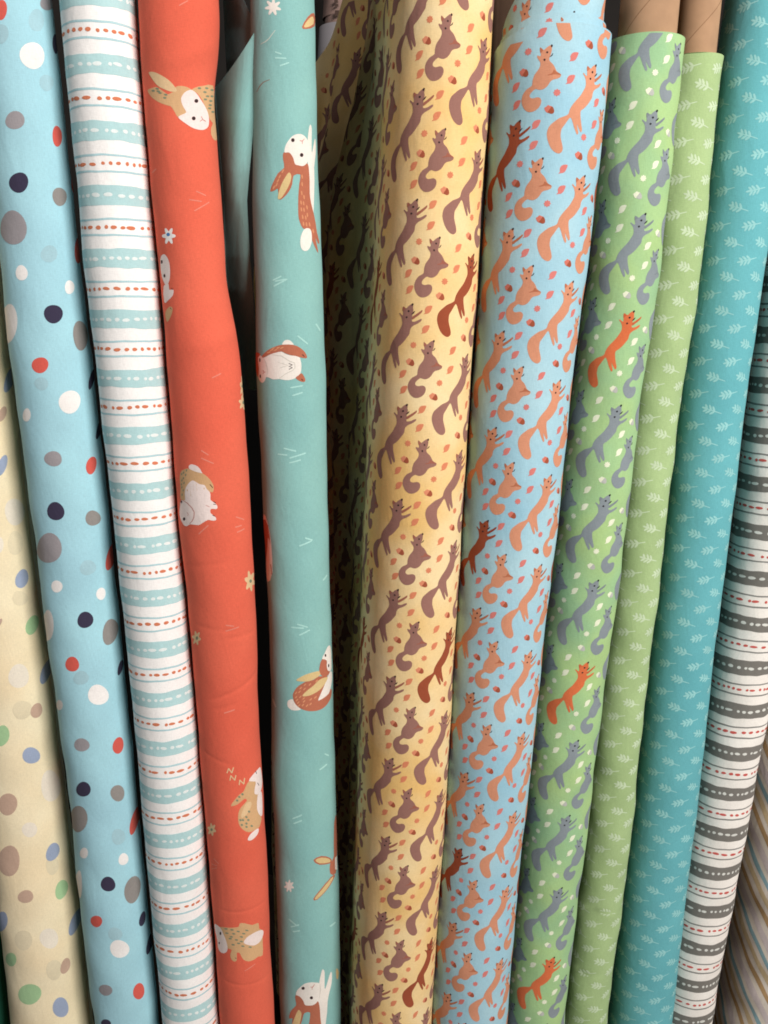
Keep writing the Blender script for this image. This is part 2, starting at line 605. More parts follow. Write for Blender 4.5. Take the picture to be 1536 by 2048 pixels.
rK = Roll(0.848, [(0, 1448, 1600), (519, 1386, 1532), (748, 1356, 1499), (1015, 1328, 1466), (1267, 1298, 1434), (1525, 1270, 1405), (1795, 1238, 1372), (2043, 1213, 1343)], seed=11, wob=0.0003)
rL = Roll(0.868, [(0, 1600, 1760), (500, 1532, 1684), (1000, 1468, 1610), (1439, 1405, 1534), (1528, 1389, 1515), (1623, 1375, 1499), (1776, 1352, 1473), (1929, 1327, 1442), (2043, 1311, 1423)], seed=12, wob=0.0005)
rM = Roll(0.94, [(900, 1530, 1820), (1400, 1478, 1770), (2048, 1415, 1700)], seed=13, wob=0.0012)

# ------------------------------------------------------------------ A: green roll, only its edge shows
tA = thing('fabric_roll', 'plain emerald green cotton roll beside the cream spotted roll', 'fabric roll', base_of(rA), GROUP)
cA = Cloth(rA, cloth('emerald_cotton', (40, 135, 105)))
cA.build('fabric', tA)
finish_roll(tA, rA, cloth('emerald_cotton', (40, 135, 105)))

# ------------------------------------------------------------------ B: cream with soft spots
BASE_B = cloth('cream_cotton', (246, 228, 188), (244, 220, 176), 14)
tB = thing('fabric_roll', 'cream cotton roll with brown, blue and green spots', 'fabric roll', base_of(rB), GROUP)
cB = Cloth(rB, BASE_B)
blue, brown, green = cloth('blue_dye', (158, 170, 196)), cloth('brown_dye', (204, 168, 144)), cloth('green_dye', (170, 208, 152))
gw, gt = cloth('pale_white_dye', (240, 226, 205)), cloth('pale_tan_dye', (234, 216, 178))
S, O5, O10, O15 = 2.954, (0, 500), (0, 1000), (0, 1528)
for org, lst in ((O5, [(10, 970, 22, 50, brown), (8, 1275, 28, 65, blue), (60, 760, 28, 85, blue), (40, 640, 30, 60, gt)]),
                 (O10, [(90, 70, 60, 80, gw), (127, 465, 36, 58, blue), (187, 738, 34, 62, green), (115, 580, 45, 45, gt), (110, 1040, 62, 70, gw),
                        (130, 1240, 58, 55, gt), (212, 1243, 33, 45, brown), (10, 1395, 45, 62, green), (185, 1510, 52, 50, blue), (268, 1010, 25, 85, blue),
                        (0, 720, 9, 25, brown), (0, 265, 22, 45, gw), (90, 255, 45, 70, gt)]),
                 (O15, [(300, 130, 55, 95, gw), (45, 240, 58, 62, brown), (175, 390, 45, 45, gw), (312, 520, 36, 58, blue), (55, 570, 65, 85, brown),
                        (365, 742, 33, 62, green), (153, 780, 45, 38, brown), (310, 600, 40, 55, gt), (10, 930, 38, 62, blue), (443, 930, 25, 90, blue),
                        (140, 1040, 50, 60, gt), (290, 1030, 55, 60, gw), (65, 1155, 34, 40, green), (385, 1192, 28, 48, brown), (318, 1215, 48, 60, gt),
                        (177, 1358, 68, 60, green), (360, 1440, 50, 58, blue)])):
    for (x, y, rx, ry, m) in lst:
        ghost = m in (gw, gt)
        rot = 0.35 if (rx < ry * 0.75 and not ghost) else 0.0
        cB.px(oval(x, y, rx, ry, rot, 22, 0.035, rng), m, 1 if ghost else 2, org, S)
cB.build('fabric', tB)
finish_roll(tB, rB, BASE_B)
# the frayed selvedge that stands off the roll along its right side
V, Fc = [], []
zz = np.linspace(0.01, 1.18, 240)
r2 = random.Random(3)
for i, z in enumerate(zz):
    cx, cy, R = (float(v) for v in rB.centre(z))
    a = 1.50 + 0.05 * math.sin(z * 31) + rB.phi
    for rad in (R - 0.001, R + 0.0030 + 0.0008 * r2.random()):
        V.append((cx + rad * math.sin(a + 0.06 * (rad - R) / 0.004), cy - rad * math.cos(a), z))
    if i:
        k = 2 * i
        Fc.append((k - 2, k - 1, k + 1, k))
mesh_obj('selvedge', V, Fc, cloth('selvedge_cotton', (225, 214, 190)), tB)

# ------------------------------------------------------------------ C: aqua with spots
BASE_C = cloth('aqua_cotton', (166, 216, 226), (160, 208, 220), 12)
tC = thing('fabric_roll', 'pale aqua cotton roll with navy, grey, red and white spots', 'fabric roll', base_of(rC), GROUP)
cC = Cloth(rC, BASE_C)
red, navy, grey, wht, grb = cloth('red_dye', (226, 88, 72)), cloth('navy_dye', (62, 55, 78)), cloth('grey_dye', (158, 150, 152)), cloth('white_dye', (244, 236, 230)), cloth('taupe_dye', (148, 140, 134))
gl = cloth('faint_grey_dye', (164, 203, 212))
for org, lst in (((0, 0), [(5, 60, 38, 60, red), (188, 330, 70, 80, wht), (90, 712, 58, 52, grey), (335, 805, 30, 60, red), (110, 1078, 57, 62, navy), (350, 1162, 40, 55, grb),
                           (75, 1345, 78, 105, grey), (328, 260, 18, 60, navy), (425, 1080, 12, 60, red), (460, 1480, 22, 80, red), (270, 490, 40, 50, gl), (290, 1500, 50, 50, gl),
                           (280, 20, 40, 40, grey), (10, 200, 40, 60, gl), (215, 120, 45, 70, gl)]),
                 (O5, [(127, 135, 36, 45, wht), (413, 220, 28, 42, wht), (316, 378, 55, 57, navy), (58, 435, 46, 115, wht), (475, 505, 44, 88, grb), (237, 680, 48, 48, red),
                       (540, 760, 16, 65, navy), (410, 897, 63, 68, wht), (158, 975, 24, 38, wht), (315, 1233, 53, 44, grey), (540, 1273, 30, 52, red), (583, 1060, 15, 60, navy), (245, 790, 40, 40, gl)]),
                 (O10, [(327, 68, 52, 55, navy), (548, 107, 42, 47, grb), (290, 285, 72, 92, grey), (660, 330, 25, 90, red), (337, 510, 32, 36, wht), (600, 555, 28, 37, wht),
                        (505, 710, 50, 47, navy), (655, 780, 42, 82, grb), (290, 740, 30, 95, wht), (427, 970, 42, 42, red), (712, 990, 14, 47, navy), (580, 1150, 60, 60, wht),
                        (355, 1210, 20, 32, wht), (485, 1445, 46, 38, grey), (697, 1450, 32, 50, red), (520, 400, 50, 45, gl), (480, 1050, 45, 40, gl)]),
                 (O15, [(492, 150, 45, 45, navy), (692, 170, 42, 47, grb), (463, 325, 52, 80, grb), (797, 335, 23, 90, red), (495, 527, 26, 32, wht), (730, 563, 28, 37, wht),
                        (638, 712, 46, 42, navy), (783, 742, 47, 80, grb), (468, 710, 18, 80, wht), (569, 930, 34, 36, red), (842, 915, 18, 47, navy), (706, 1090, 56, 54, wht),
                        (885, 1060, 15, 70, navy), (625, 1335, 40, 34, grey), (817, 1340, 32, 47, red), (625, 1535, 30, 25, navy), (700, 430, 40, 50, gl), (680, 1000, 40, 40, gl)])):
    for (x, y, rx, ry, m) in lst:
        rot = 0.25 if (rx < ry * 0.8 and x > 500) else 0.0
        cC.px(oval(x, y, rx, ry, rot, 22, 0.04, rng), m, 1 if m is gl else 2, org, S)
for k in range(60):                                   # the same print goes on round the back
    u = rng.choice((-1, 1)) * rng.uniform(0.6, 0.95) * PI * rC.R0
    a = rng.uniform(0.006, 0.011)
    cC.tri(triangulate(oval(u, rng.uniform(0.05, 1.15), a * 0.8, a, 0, 16, 0.05, rng)), rng.choice((red, navy, grey, wht)), 2)
cC.build('fabric', tC)
finish_roll(tC, rC, BASE_C)


# ------------------------------------------------------------------ D and L: stitched stripes
def stitched(cl, roll, z0, step, bandc, dashc, linec, inner, base_n, hw, r):
    """Period: a row of dashes between two thin lines, then a broad band with pale stitches."""
    def wav(amp, k):
        p = [r.uniform(0, 6.28) for _ in range(3)]
        return lambda U: amp * (np.sin(U * 70 + p[0]) + 0.6 * np.sin(U * 190 + p[1]) + 0.4 * np.sin(U * 420 + p[2]))
    def dashes(zc, mat, h):
        u = -1.9 * roll.R0 + r.uniform(0, 0.003)
        w0 = wav(0.0004, 1)
        while u < 1.9 * roll.R0:
            w = r.choice((0.0028, 0.0038, 0.0046, 0.0056, 0.0072))
            z = zc + float(w0(np.array([u]))[0])
            cl.tri(triangulate(oval(u, z, w / 2, h * r.uniform(0.85, 1.1), r.uniform(-0.1, 0.1), 12, 0.05, r)), mat, 3)
            u += w + r.uniform(0.0018, 0.0030)
    for n in range(-2, base_n):
        zc = z0 - n * step
        w1, w2, w3, w4 = wav(0.00028, 1), wav(0.00028, 1), wav(0.0003, 1), wav(0.0003, 1)
        for sg in (-1, 1):
            wa, wb = wav(0.00025, 1), wav(0.00012, 1)
            c = zc + sg * 0.125 * step
            cl.band(lambda U, c=c, wa=wa, wb=wb: c - 0.0008 + wa(U) + wb(U) * 0.5, lambda U, c=c, wa=wa, wb=wb: c + 0.0008 + wa(U) - wb(U) * 0.5, linec, 1)
        zb = zc - 0.5 * step
        cl.band(lambda U: zb - hw * step + w1(U) + w3(U), lambda U: zb + hw * step + w2(U) + w4(U), bandc, 1)
        dashes(zc, dashc, 0.00142)
        dashes(zb, inner, 0.0015)


BASE_D = cloth('white_cotton', (250, 245, 240), (247, 241, 236), 16)
tD = thing('fabric_roll', 'white cotton roll with aqua bands and rows of orange dashes', 'fabric roll', base_of(rD), GROUP)
cD = Cloth(rD, BASE_D)
zD = [rD.uv((a + b) / 2, y)[1] for (y, a, b) in ((195, 138, 287), (1043, 226, 358), (1903, 313, 428))]
stepD = (zD[0] - zD[2]) / 16.0
stitched(cD, rD, zD[0], stepD, cloth('aqua_band_dye', (180, 218, 218)), cloth('orange_dye', (228, 128, 84)), cloth('aqua_line_dye', (178, 214, 218)), cloth('stitch_white', (232, 240, 236)), 27, 0.155, random.Random(21))
cD.build('fabric', tD)
finish_roll(tD, rD, BASE_D)

# ------------------------------------------------------------------ E: coral with rabbits
BASE_E = cloth('coral_cotton', (240, 101, 68), (236, 94, 62), 10)
tE = thing('fabric_roll', 'coral orange cotton roll printed with tan rabbits and small flowers', 'fabric roll', base_of(rE), GROUP)
for (xa, ya, xb, yb, amp, wid) in ((425, 1400, 510, 1345, -0.0010, 0.0022), (430, 1420, 470, 1408, -0.0006, 0.002), (395, 1250, 470, 1262, -0.0005, 0.0022),
                                   (455, 1278, 505, 1262, -0.0007, 0.0022), (440, 1818, 530, 1800, -0.0006, 0.0016), (330, 130, 430, 95, 0.0012, 0.006), (380, 700, 470, 660, 0.0012, 0.006),
                                   (408, 1500, 460, 1530, -0.0006, 0.0022), (375, 1130, 450, 1125, -0.0004, 0.0022), (450, 1960, 540, 1945, -0.0006, 0.0016)):
    (ua, za), (ub, zb) = rE.uv(xa, ya), rE.uv(xb, yb)
    rE.creases.append((ua, za, ub, zb, amp, wid))
cE = Cloth(rE, BASE_E, 0.0015, 0.0015)
tan, cream, rwhite, leafg = cloth('tan_dye', (222, 172, 118)), cloth('cream_dye', (234, 194, 142)), cloth('soft_white_dye', (246, 224, 216)), cloth('fleck_green_dye', (130, 140, 110))
dark, pinkl, tick = cloth('dark_dye', (66, 44, 44)), cloth('rose_line_dye', (206, 140, 128)), cloth('pale_coral_dye', (240, 134, 110))
o, s = (290, 130), 9.6
cE.px([(60, 480), (150, 440), (230, 425), (330, 490), (430, 560), (490, 540), (560, 500), (590, 420), (680, 400), (800, 420), (900, 480), (960, 600), (900, 800), (780, 960), (640, 1005), (570, 900), (500, 800), (430, 775), (300, 730), (170, 650), (90, 560)], tan, 1, o, s, 3)
cE.px([(890, 480), (1000, 420), (1120, 400), (1310, 395), (1340, 700), (1385, 1100), (1395, 1300), (1385, 1440), (1330, 1430), (1280, 1330), (1280, 1200), (1310, 1120), (1250, 1040), (1200, 900), (1100, 680), (1000, 540)], tan, 1, o, s, 2)
cE.px([(75, 140), (170, 135), (280, 180), (400, 250), (500, 330), (580, 430), (610, 500), (500, 510), (380, 470), (260, 410), (170, 310), (110, 220)], cream, 2, o, s, 3)
cE.px([(700, 620), (760, 530), (850, 480), (920, 490), (1000, 560), (1060, 650), (1150, 790), (1210, 920), (1235, 1050), (1220, 1180), (1140, 1240), (1030, 1240), (900, 1200), (760, 1110), (640, 1010), (700, 960), (790, 910), (740, 810), (700, 710)], rwhite, 3, o, s, 3)
for (x, y) in ((985, 690), (935, 1025)):
    cE.px(oval(x, y, 38, 38), dark, 4, o, s)
cE.px(stroke([(1080, 990), (1110, 1042), (1060, 1082)], 20), pinkl, 4, o, s)
cE.px(stroke([(1110, 1045), (1140, 1065), (1170, 1082)], 20), pinkl, 4, o, s)
for (x, y) in ((1045, 445), (1185, 445), (1150, 520), (1290, 480), (1200, 600), (1160, 660), (1290, 600), (1265, 690), (1255, 770), (1245, 830), (1310, 900), (165, 495), (260, 505), (240, 455), (400, 570), (380, 630), (290, 535)):
    cE.px(oval(x, y, 34, 19, 0.15, 10), leafg, 3, o, s)
# second rabbit, half round the left side
o, s = O5, 2.954
cE.px([(948, 40), (970, 25), (995, 60), (1005, 120), (1000, 180), (980, 208), (955, 160), (945, 90)], rwhite, 2, o, s, 3)
cE.px([(965, 215), (995, 200), (1000, 235), (1025, 235), (1020, 270), (990, 300), (970, 310)], rwhite, 2, o, s, 2)
cE.px([(975, 370), (1000, 335), (1020, 345), (1010, 390), (985, 425)], tan, 2, o, s, 3)
for (x, y) in ((953, 70), (970, 152)):
    cE.px(oval(x, y, 6, 11), dark, 3, o, s)
cE.px(stroke([(1005, 342), (1012, 350)], 6), dark, 3, o, s)
cE.px(stroke([(1012, 225), (1022, 232)], 5), dark, 3, o, s)
# third rabbit
o, s = (350, 910), 13.65
cE.px([(150, 500), (200, 420), (300, 375), (380, 370), (560, 440), (740, 490), (880, 590), (980, 700), (1050, 830), (1055, 950), (1020, 1020), (950, 1000), (800, 1000), (500, 1000), (400, 1240), (300, 1240), (160, 1190), (160, 900), (140, 650)], tan, 1, o, s, 2)
cE.px([(380, 300), (440, 255), (560, 280), (660, 350), (730, 460), (740, 495), (600, 465), (480, 420), (390, 370)], rwhite, 2, o, s, 3)
cE.px([(500, 690), (600, 750), (700, 800), (810, 820), (870, 930), (950, 1010), (970, 1120), (970, 1220), (1040, 1280), (1130, 1350), (1160, 1430), (1120, 1475), (980, 1470), (970, 1580), (1060, 1650), (1120, 1720), (1110, 1780), (1000, 1785), (900, 1770), (760, 1850), (640, 1915), (420, 1890), (330, 1940), (260, 1930), (200, 1840), (150, 1700), (135, 1550), (150, 1380), (180, 1230), (290, 1230), (280, 1050), (310, 880), (400, 750)], rwhite, 2, o, s, 2)
cE.px(stroke([(230, 1230), (350, 1310), (470, 1440), (530, 1560), (520, 1700), (470, 1800), (400, 1880)], 24), pinkl, 3, o, s)
cE.px(stroke([(840, 1370), (900, 1395), (950, 1420)], 20), pinkl, 3, o, s)
cE.px(stroke([(330, 1560), (370, 1610), (350, 1660)], 16), pinkl, 3, o, s)
for (x, y, a, b) in ((190, 1275, 20, 38), (255, 1745, 30, 46)):
    cE.px(oval(x, y, a, b), dark, 4, o, s)
for q in ([(955, 800), (1030, 890)], [(1050, 1275), (1110, 1300)], [(1050, 1340), (1115, 1350)], [(1030, 1640), (1090, 1670)]):
    cE.px(stroke(q, 30), dark, 4, o, s)
for (x, y) in ((190, 520), (240, 480), (320, 420), (300, 540), (240, 630), (200, 690), (190, 800), (200, 880), (240, 960), (210, 1080), (260, 760)):
    cE.px(oval(x, y, 16, 36, 0.2, 8), leafg, 3, o, s)
# fourth rabbit, asleep
o, s = (410, 1520), 9.307
cE.px([(820, 400), (940, 400), (1000, 500), (1000, 650), (985, 800), (985, 900), (1010, 1000), (1050, 1080), (1030, 1180), (1000, 1250), (900, 1310), (810, 1340), (700, 1290), (630, 1190), (615, 1050), (640, 930), (700, 850), (780, 760), (750, 720), (690, 760), (600, 830), (480, 860), (540, 760), (640, 650), (720, 590), (760, 500)], tan, 1, o, s, 2)
cE.px([(820, 395), (880, 290), (960, 200), (1020, 130), (1040, 200), (1060, 400), (1040, 560), (980, 640), (920, 620), (930, 500), (940, 400)], rwhite, 2, o, s, 2)
cE.px([(680, 1070), (670, 1020), (710, 920), (770, 800), (860, 780), (860, 860), (800, 980), (720, 1060)], cream, 2, o, s, 3)
cE.px([(980, 660), (1040, 580), (1060, 700), (1065, 1000), (1030, 1040), (970, 920)], rwhite, 2, o, s, 2)
cE.px([(790, 1480), (830, 1390), (900, 1320), (990, 1270), (980, 1360), (920, 1440), (850, 1490)], rwhite, 2, o, s, 3)
for (x, y) in ((660, 1115), (705, 1115), (770, 1060), (805, 1115), (685, 1205), (770, 1180), (770, 1240), (865, 1225), (820, 960), (600, 755), (640, 690), (700, 640)):
    cE.px(oval(x, y, 24, 20, 0.6, 8), leafg, 3, o, s)
for q in ([(945, 210), (958, 255)], [(975, 425), (1000, 470)]):
    cE.px(stroke(q, 18), dark, 4, o, s)
for q in ([(410, 240), (440, 160), (500, 240), (530, 145)], [(465, 380), (480, 295), (555, 380), (575, 290)], [(640, 465), (650, 380), (725, 450), (740, 345)]):
    for a, b in zip(q, q[1:]):
        cE.px(stroke([a, b], 34), cream, 2, o, s)
cE.px(flower(130, 1290, 85, 125, 6, 36, 0.45, 0.3), cream, 1, o, s)
cE.px(oval(128, 1295, 22, 26), leafg, 2, o, s)
for q in ([(170, 1830), (260, 1920)], [(130, 1930), (230, 1960)], [(130, 2025), (230, 2000)]):
    cE.px(stroke(q, 20), tick, 1, o, s)
# fifth rabbit, seen from above
o, s = (420, 1830), 10.97
cE.px([(200, 260), (400, 280), (620, 270), (650, 190), (760, 185), (930, 220), (1060, 170), (1080, 300), (1150, 340), (1160, 600), (1160, 880), (1060, 910), (960, 980), (850, 1015), (740, 980), (680, 890), (650, 830), (590, 830), (590, 980), (540, 1020), (470, 970), (445, 860), (480, 760), (390, 730), (360, 650), (320, 500), (260, 350)], tan, 1, o, s, 2)
cE.px([(100, 200), (170, 230), (240, 300), (300, 440), (350, 560), (385, 700), (370, 800), (300, 840), (220, 810), (170, 720), (150, 560), (110, 350)], rwhite, 2, o, s, 3)
cE.px([(740, 600), (800, 500), (900, 430), (1030, 360), (1150, 330), (1175, 400), (1130, 540), (1050, 630), (950, 670), (820, 650)], rwhite, 2, o, s, 3)
for (x, y) in ((350, 305), (480, 330), (620, 365), (810, 340), (370, 400), (520, 415), (740, 410), (470, 480), (690, 480), (445, 520), (580, 545), (690, 580), (510, 650), (720, 680), (880, 705), (630, 620)):
    cE.px(oval(x, y, 40, 17, 0.15, 8), leafg, 2, o, s)
cE.px(oval(228, 405, 20, 38), dark, 3, o, s)
cE.px(oval(195, 620, 14, 26), dark, 3, o, s)
cE.px(stroke([(760, 1225), (880, 1150), (990, 1070)], 22), tick, 1, o, s)
cE.px(stroke([(550, 935), (580, 950)], 18), dark, 3, o, s)
# small flowers and grass flicks
cE.px(flower(338, 472, 14, 18, 6, 40, 0.5), cloth('white_dye', (244, 236, 230)), 1)
cE.px(oval(337, 469, 3.6, 3.6), cloth('flower_blue_dye', (70, 130, 190)), 2)
for (x, y, a, b) in ((484, 772, 5, 22), (486, 805, 9, 16), (499, 1162, 11, 22), (393, 1276, 9, 15)):
    cE.px(flower(x, y, a, b, 6, 36, 0.45, 0.2), cream, 1)
    cE.px(oval(x + 1, y, 2.5, 3.5), leafg, 2)
for org, lst in (((0, 0), [((1160, 1130), (1215, 1155)), ((1120, 1180), (1190, 1190)), ((1150, 1245), (1235, 1195)), ((1060, 30), (1110, 3)), ((905, 1020), (925, 1000))]),
                 (O5, [((1255, 755), (1305, 730)), ((1190, 1185), (1230, 1210)), ((1190, 1230), (1260, 1260))]),
                 (O10, [((1175, 200), (1230, 150)), ((1395, 100), (1440, 115)), ((1390, 160), (1425, 150)), ((1400, 190), (1440, 170)), ((1335, 740), (1380, 745)), ((1335, 775), (1410, 750)), ((1325, 1260), (1385, 1240))])):
    for q in lst:
        cE.px(stroke(q, 12), tick, 1, org, S)
cE.build('fabric', tE)
finish_roll(tE, rE, BASE_E)

# ------------------------------------------------------------------ F: teal with rabbits, and its turned-back loose corner
BASE_F = cloth('teal_cotton', (138, 191, 184), (131, 185, 180), 10)
tF = thing('fabric_roll', 'dusty teal cotton roll printed with rust and white rabbits', 'fabric roll', base_of(rF), GROUP)
cF = Cloth(rF, BASE_F, 0.0025, 0.004)
rust, ivory, earc, fleck = cloth('rust_dye', (192, 108, 76)), cloth('ivory_dye', (240, 230, 218)), cloth('ear_cream_dye', (226, 194, 130)), cloth('fleck_orange_dye', (222, 144, 98))
nose, fold, flick = cloth('nose_pink_dye', (208, 130, 118)), cloth('fold_grey_dye', (208, 200, 186)), cloth('pale_teal_dye', (172, 222, 212))


def leaping_rabbit(o, s):
    cF.px([(630, 720), (622, 560), (625, 400), (640, 230), (660, 140), (685, 200), (685, 450), (692, 560), (730, 350), (745, 400), (745, 560), (720, 760), (725, 950), (715, 1430), (680, 1290), (650, 1100), (640, 900)], ivory, 1, o, s, 2)
    cF.px([(270, 550), (355, 550), (410, 620), (440, 715), (490, 735), (560, 745), (615, 705), (640, 760), (655, 950), (660, 1150), (680, 1280), (720, 1450), (745, 1600), (760, 1720), (795, 1860), (775, 1880), (735, 1790), (775, 1990), (760, 2000), (690, 1840), (640, 1680), (560, 1660), (510, 1560), (490, 1450), (490, 1200), (505, 1000), (520, 870), (420, 885), (400, 1010), (350, 1120), (270, 1210), (205, 1235), (190, 1080), (150, 1100), (80, 1120), (110, 1010), (190, 850), (280, 770), (265, 650)], rust, 2, o, s, 2)
    cF.px([(285, 545), (300, 450), (340, 380), (400, 310), (470, 280), (540, 285), (600, 330), (635, 400), (645, 500), (635, 620), (615, 700), (560, 745), (490, 735), (440, 715), (410, 620), (355, 550)], ivory, 3, o, s, 3)
    cF.px([(200, 1235), (190, 1180), (230, 1040), (290, 920), (350, 840), (385, 890), (370, 980), (320, 1090), (250, 1200)], earc, 3, o, s, 3)
    cF.px([(515, 1860), (530, 1760), (580, 1670), (650, 1660), (680, 1720), (680, 1850), (640, 1960), (580, 1990), (530, 1950)], ivory, 3, o, s, 3)
    for (x, y) in ((407, 368), (537, 585)):
        cF.px(oval(x, y, 26, 29), dark, 4, o, s)
    cF.px(stroke([(510, 375), (545, 382), (575, 350)], 14), nose, 4, o, s)
    cF.px(stroke([(545, 380), (545, 420)], 14), nose, 4, o, s)
    for (x, y) in ((545, 900), (545, 1010), (540, 1140), (575, 1200), (530, 1280), (570, 1290), (535, 1380), (575, 1385), (620, 1350), (555, 1490), (600, 1500), (625, 1460), (565, 1590), (610, 1600), (655, 1600), (705, 1700), (260, 820), (215, 900), (190, 960), (170, 1020), (130, 1060)):
        cF.px(oval(x, y, 12, 34, -0.15 if x > 400 else 0.5, 8), fleck, 3, o, s)


leaping_rabbit((530, 230), 7.314)
o, s = (500, 660), 10.97                                   # the standing rabbit
cF.px([(710, 320), (750, 240), (820, 215), (900, 245), (960, 335), (830, 345)], ivory, 1, o, s, 3)
cF.px([(310, 610), (430, 545), (560, 500), (690, 475), (780, 525), (900, 560), (1060, 575), (1110, 660), (1130, 800), (1110, 950), (1030, 1040), (900, 1090), (780, 1100), (640, 1075), (520, 1085), (430, 1050), (360, 1030), (330, 1110), (270, 1160), (210, 1100), (185, 1000), (190, 700), (190, 580), (250, 560)], ivory, 2, o, s, 2)
cF.px([(280, 560), (400, 440), (560, 360), (720, 320), (950, 325), (1100, 390), (1200, 480), (1250, 580), (1230, 620), (1100, 600), (1000, 570), (880, 550), (770, 510), (690, 470), (560, 500), (430, 540), (300, 610)], rust, 3, o, s, 2)
cF.px([(128, 500), (220, 510), (240, 550), (190, 600), (185, 680), (205, 850), (185, 1030), (150, 950), (128, 700)], rust, 3, o, s, 2)
cF.px([(1000, 1050), (1060, 1000), (1130, 945), (1190, 1020), (1220, 1100), (1190, 1140), (1090, 1120)], rust, 3, o, s, 2)
for (x, y) in ((230, 658), (232, 1015)):
    cF.px(oval(x, y, 14, 42), dark, 4, o, s)
for q, w, m in (([(290, 880), (320, 925), (290, 960)], 18, nose), ([(320, 925), (350, 920)], 16, nose), ([(300, 590), (360, 720), (392, 870), (375, 1000)], 10, fold),
                ([(500, 540), (690, 570), (880, 690), (980, 720), (990, 820), (950, 880), (800, 950), (650, 1060)], 16, fold), ([(620, 710), (740, 745), (840, 785), (740, 805), (660, 830)], 14, fold),
                ([(855, 735), (928, 765), (860, 800), (928, 825), (860, 862)], 26, dark), ([(1150, 540), (1190, 580)], 30, dark), ([(1130, 1080), (1165, 1105)], 30, dark)):
    cF.px(stroke(q, w), m, 4, o, s)
for (x, y) in ((480, 440), (560, 440), (620, 390), (420, 490), (700, 390), (520, 400)):
    cF.px(oval(x, y, 45, 16, -0.4, 8), fleck, 4, o, s)
o, s = (400, 1000), 2.56                                   # the one half hidden on the left
cF.px([(330, 70), (350, 120), (366, 220), (371, 370), (345, 420), (332, 300), (326, 180)], ivory, 1, o, s, 2)
cF.px([(328, 100), (352, 130), (362, 230), (350, 190), (338, 330), (328, 250)], rust, 2, o, s, 2)
cF.px(stroke([(362, 330), (368, 380)], 6), rust, 2, o, s)
o, s = (560, 1270), 12.05                                  # the crouching rabbit
cF.px([(310, 1500), (320, 1400), (400, 1270), (520, 1180), (650, 1110), (800, 1080), (930, 990), (1050, 1000), (1130, 1000), (1150, 1300), (1220, 1290), (1235, 1400), (1200, 1550), (1120, 1680), (1000, 1780), (850, 1825), (700, 1830), (560, 1800), (450, 1740), (360, 1650)], rust, 2, o, s, 2)
cF.px([(170, 1660), (200, 1580), (300, 1550), (340, 1620), (420, 1720), (500, 1790), (400, 1820), (280, 1810), (200, 1750)], ivory, 1, o, s, 3)
cF.px([(1190, 880), (1230, 900), (1230, 1100), (1180, 1350), (1120, 1450), (920, 1580), (960, 1450), (1060, 1200), (1130, 1010)], ivory, 3, o, s, 2)
cF.px([(1000, 580), (1110, 610), (1110, 760), (1140, 850), (1185, 870), (1160, 940), (1080, 1010), (1000, 980), (940, 880), (945, 740)], rust, 4, o, s, 2)
cF.px([(1000, 570), (1060, 440), (1130, 290), (1190, 250), (1220, 350), (1225, 500), (1220, 800), (1180, 870), (1130, 840), (1110, 720), (1115, 610)], ivory, 4, o, s, 2)
cF.px([(390, 1090), (520, 1000), (700, 920), (940, 860), (960, 950), (850, 1040), (700, 1110), (520, 1120)], earc, 4, o, s, 3)
cF.px([(540, 1470), (640, 1350), (800, 1220), (950, 1070), (1130, 1010), (1080, 1150), (980, 1290), (850, 1390), (700, 1460)], earc, 4, o, s, 3)
for (x, y, a, b) in ((1082, 487, 20, 36), (1157, 735, 16, 42)):
    cF.px(oval(x, y, a, b), dark, 5, o, s)
for (x, y) in ((600, 1200), (720, 1190), (500, 1280), (590, 1300), (470, 1370), (385, 1400), (385, 1500), (490, 1490), (570, 1530), (410, 1570), (440, 1630), (580, 1600), (740, 1550), (850, 1500), (550, 1690), (460, 1700), (650, 1700), (735, 1660), (880, 1100)):
    cF.px(oval(x, y, 44, 17, -0.8, 8), fleck, 3, o, s)
o, s = (400, 1528), 2.56                                   # ears of the next one
cF.px([(580, 490), (620, 470), (665, 480), (672, 505), (610, 515)], rust, 1, o, s, 2)
cF.px([(590, 490), (622, 478), (660, 485), (664, 502), (612, 508)], earc, 2, o, s, 2)
cF.px([(580, 692), (610, 650), (668, 578), (690, 570), (652, 640), (600, 695)], rust, 1, o, s, 2)
cF.px([(588, 688), (615, 652), (668, 585), (680, 582), (648, 640), (602, 690)], earc, 2, o, s, 2)
cF.px([(685, 300), (699, 270), (700, 480), (692, 560), (665, 560), (665, 510), (685, 470)], rust, 1, o, s, 2)
cF.px([(690, 480), (700, 470), (701, 540), (690, 540)], ivory, 2, o, s)
o, s = (560, 1880), 10.97                                  # the last leaping rabbit
cF.px([(860, 1000), (880, 850), (920, 680), (950, 650), (985, 720), (985, 1000), (1000, 1080), (1060, 900), (1120, 710), (1150, 750), (1140, 950), (1090, 1150), (1050, 1350), (1040, 1600), (1010, 1843), (1010, 2100), (900, 2100), (880, 1700), (850, 1450), (830, 1340), (860, 1200)], ivory, 1, o, s, 2)
cF.px([(340, 1210), (430, 1240), (510, 1340), (550, 1435), (680, 1445), (760, 1420), (830, 1345), (870, 1450), (890, 1700), (905, 2100), (630, 2100), (650, 1760), (660, 1600), (540, 1610), (500, 1700), (430, 1900), (270, 1900), (280, 1720), (210, 1720), (210, 1640), (260, 1530), (350, 1440), (340, 1330)], rust, 2, o, s, 2)
cF.px([(350, 1200), (380, 1100), (470, 1010), (560, 950), (680, 930), (800, 940), (860, 960), (880, 1100), (880, 1250), (830, 1350), (760, 1420), (680, 1445), (550, 1435), (510, 1340), (430, 1240)], ivory, 3, o, s, 3)
cF.px([(270, 1850), (330, 1680), (400, 1540), (450, 1580), (470, 1640), (440, 1800), (400, 1900), (280, 1900)], earc, 3, o, s, 2)
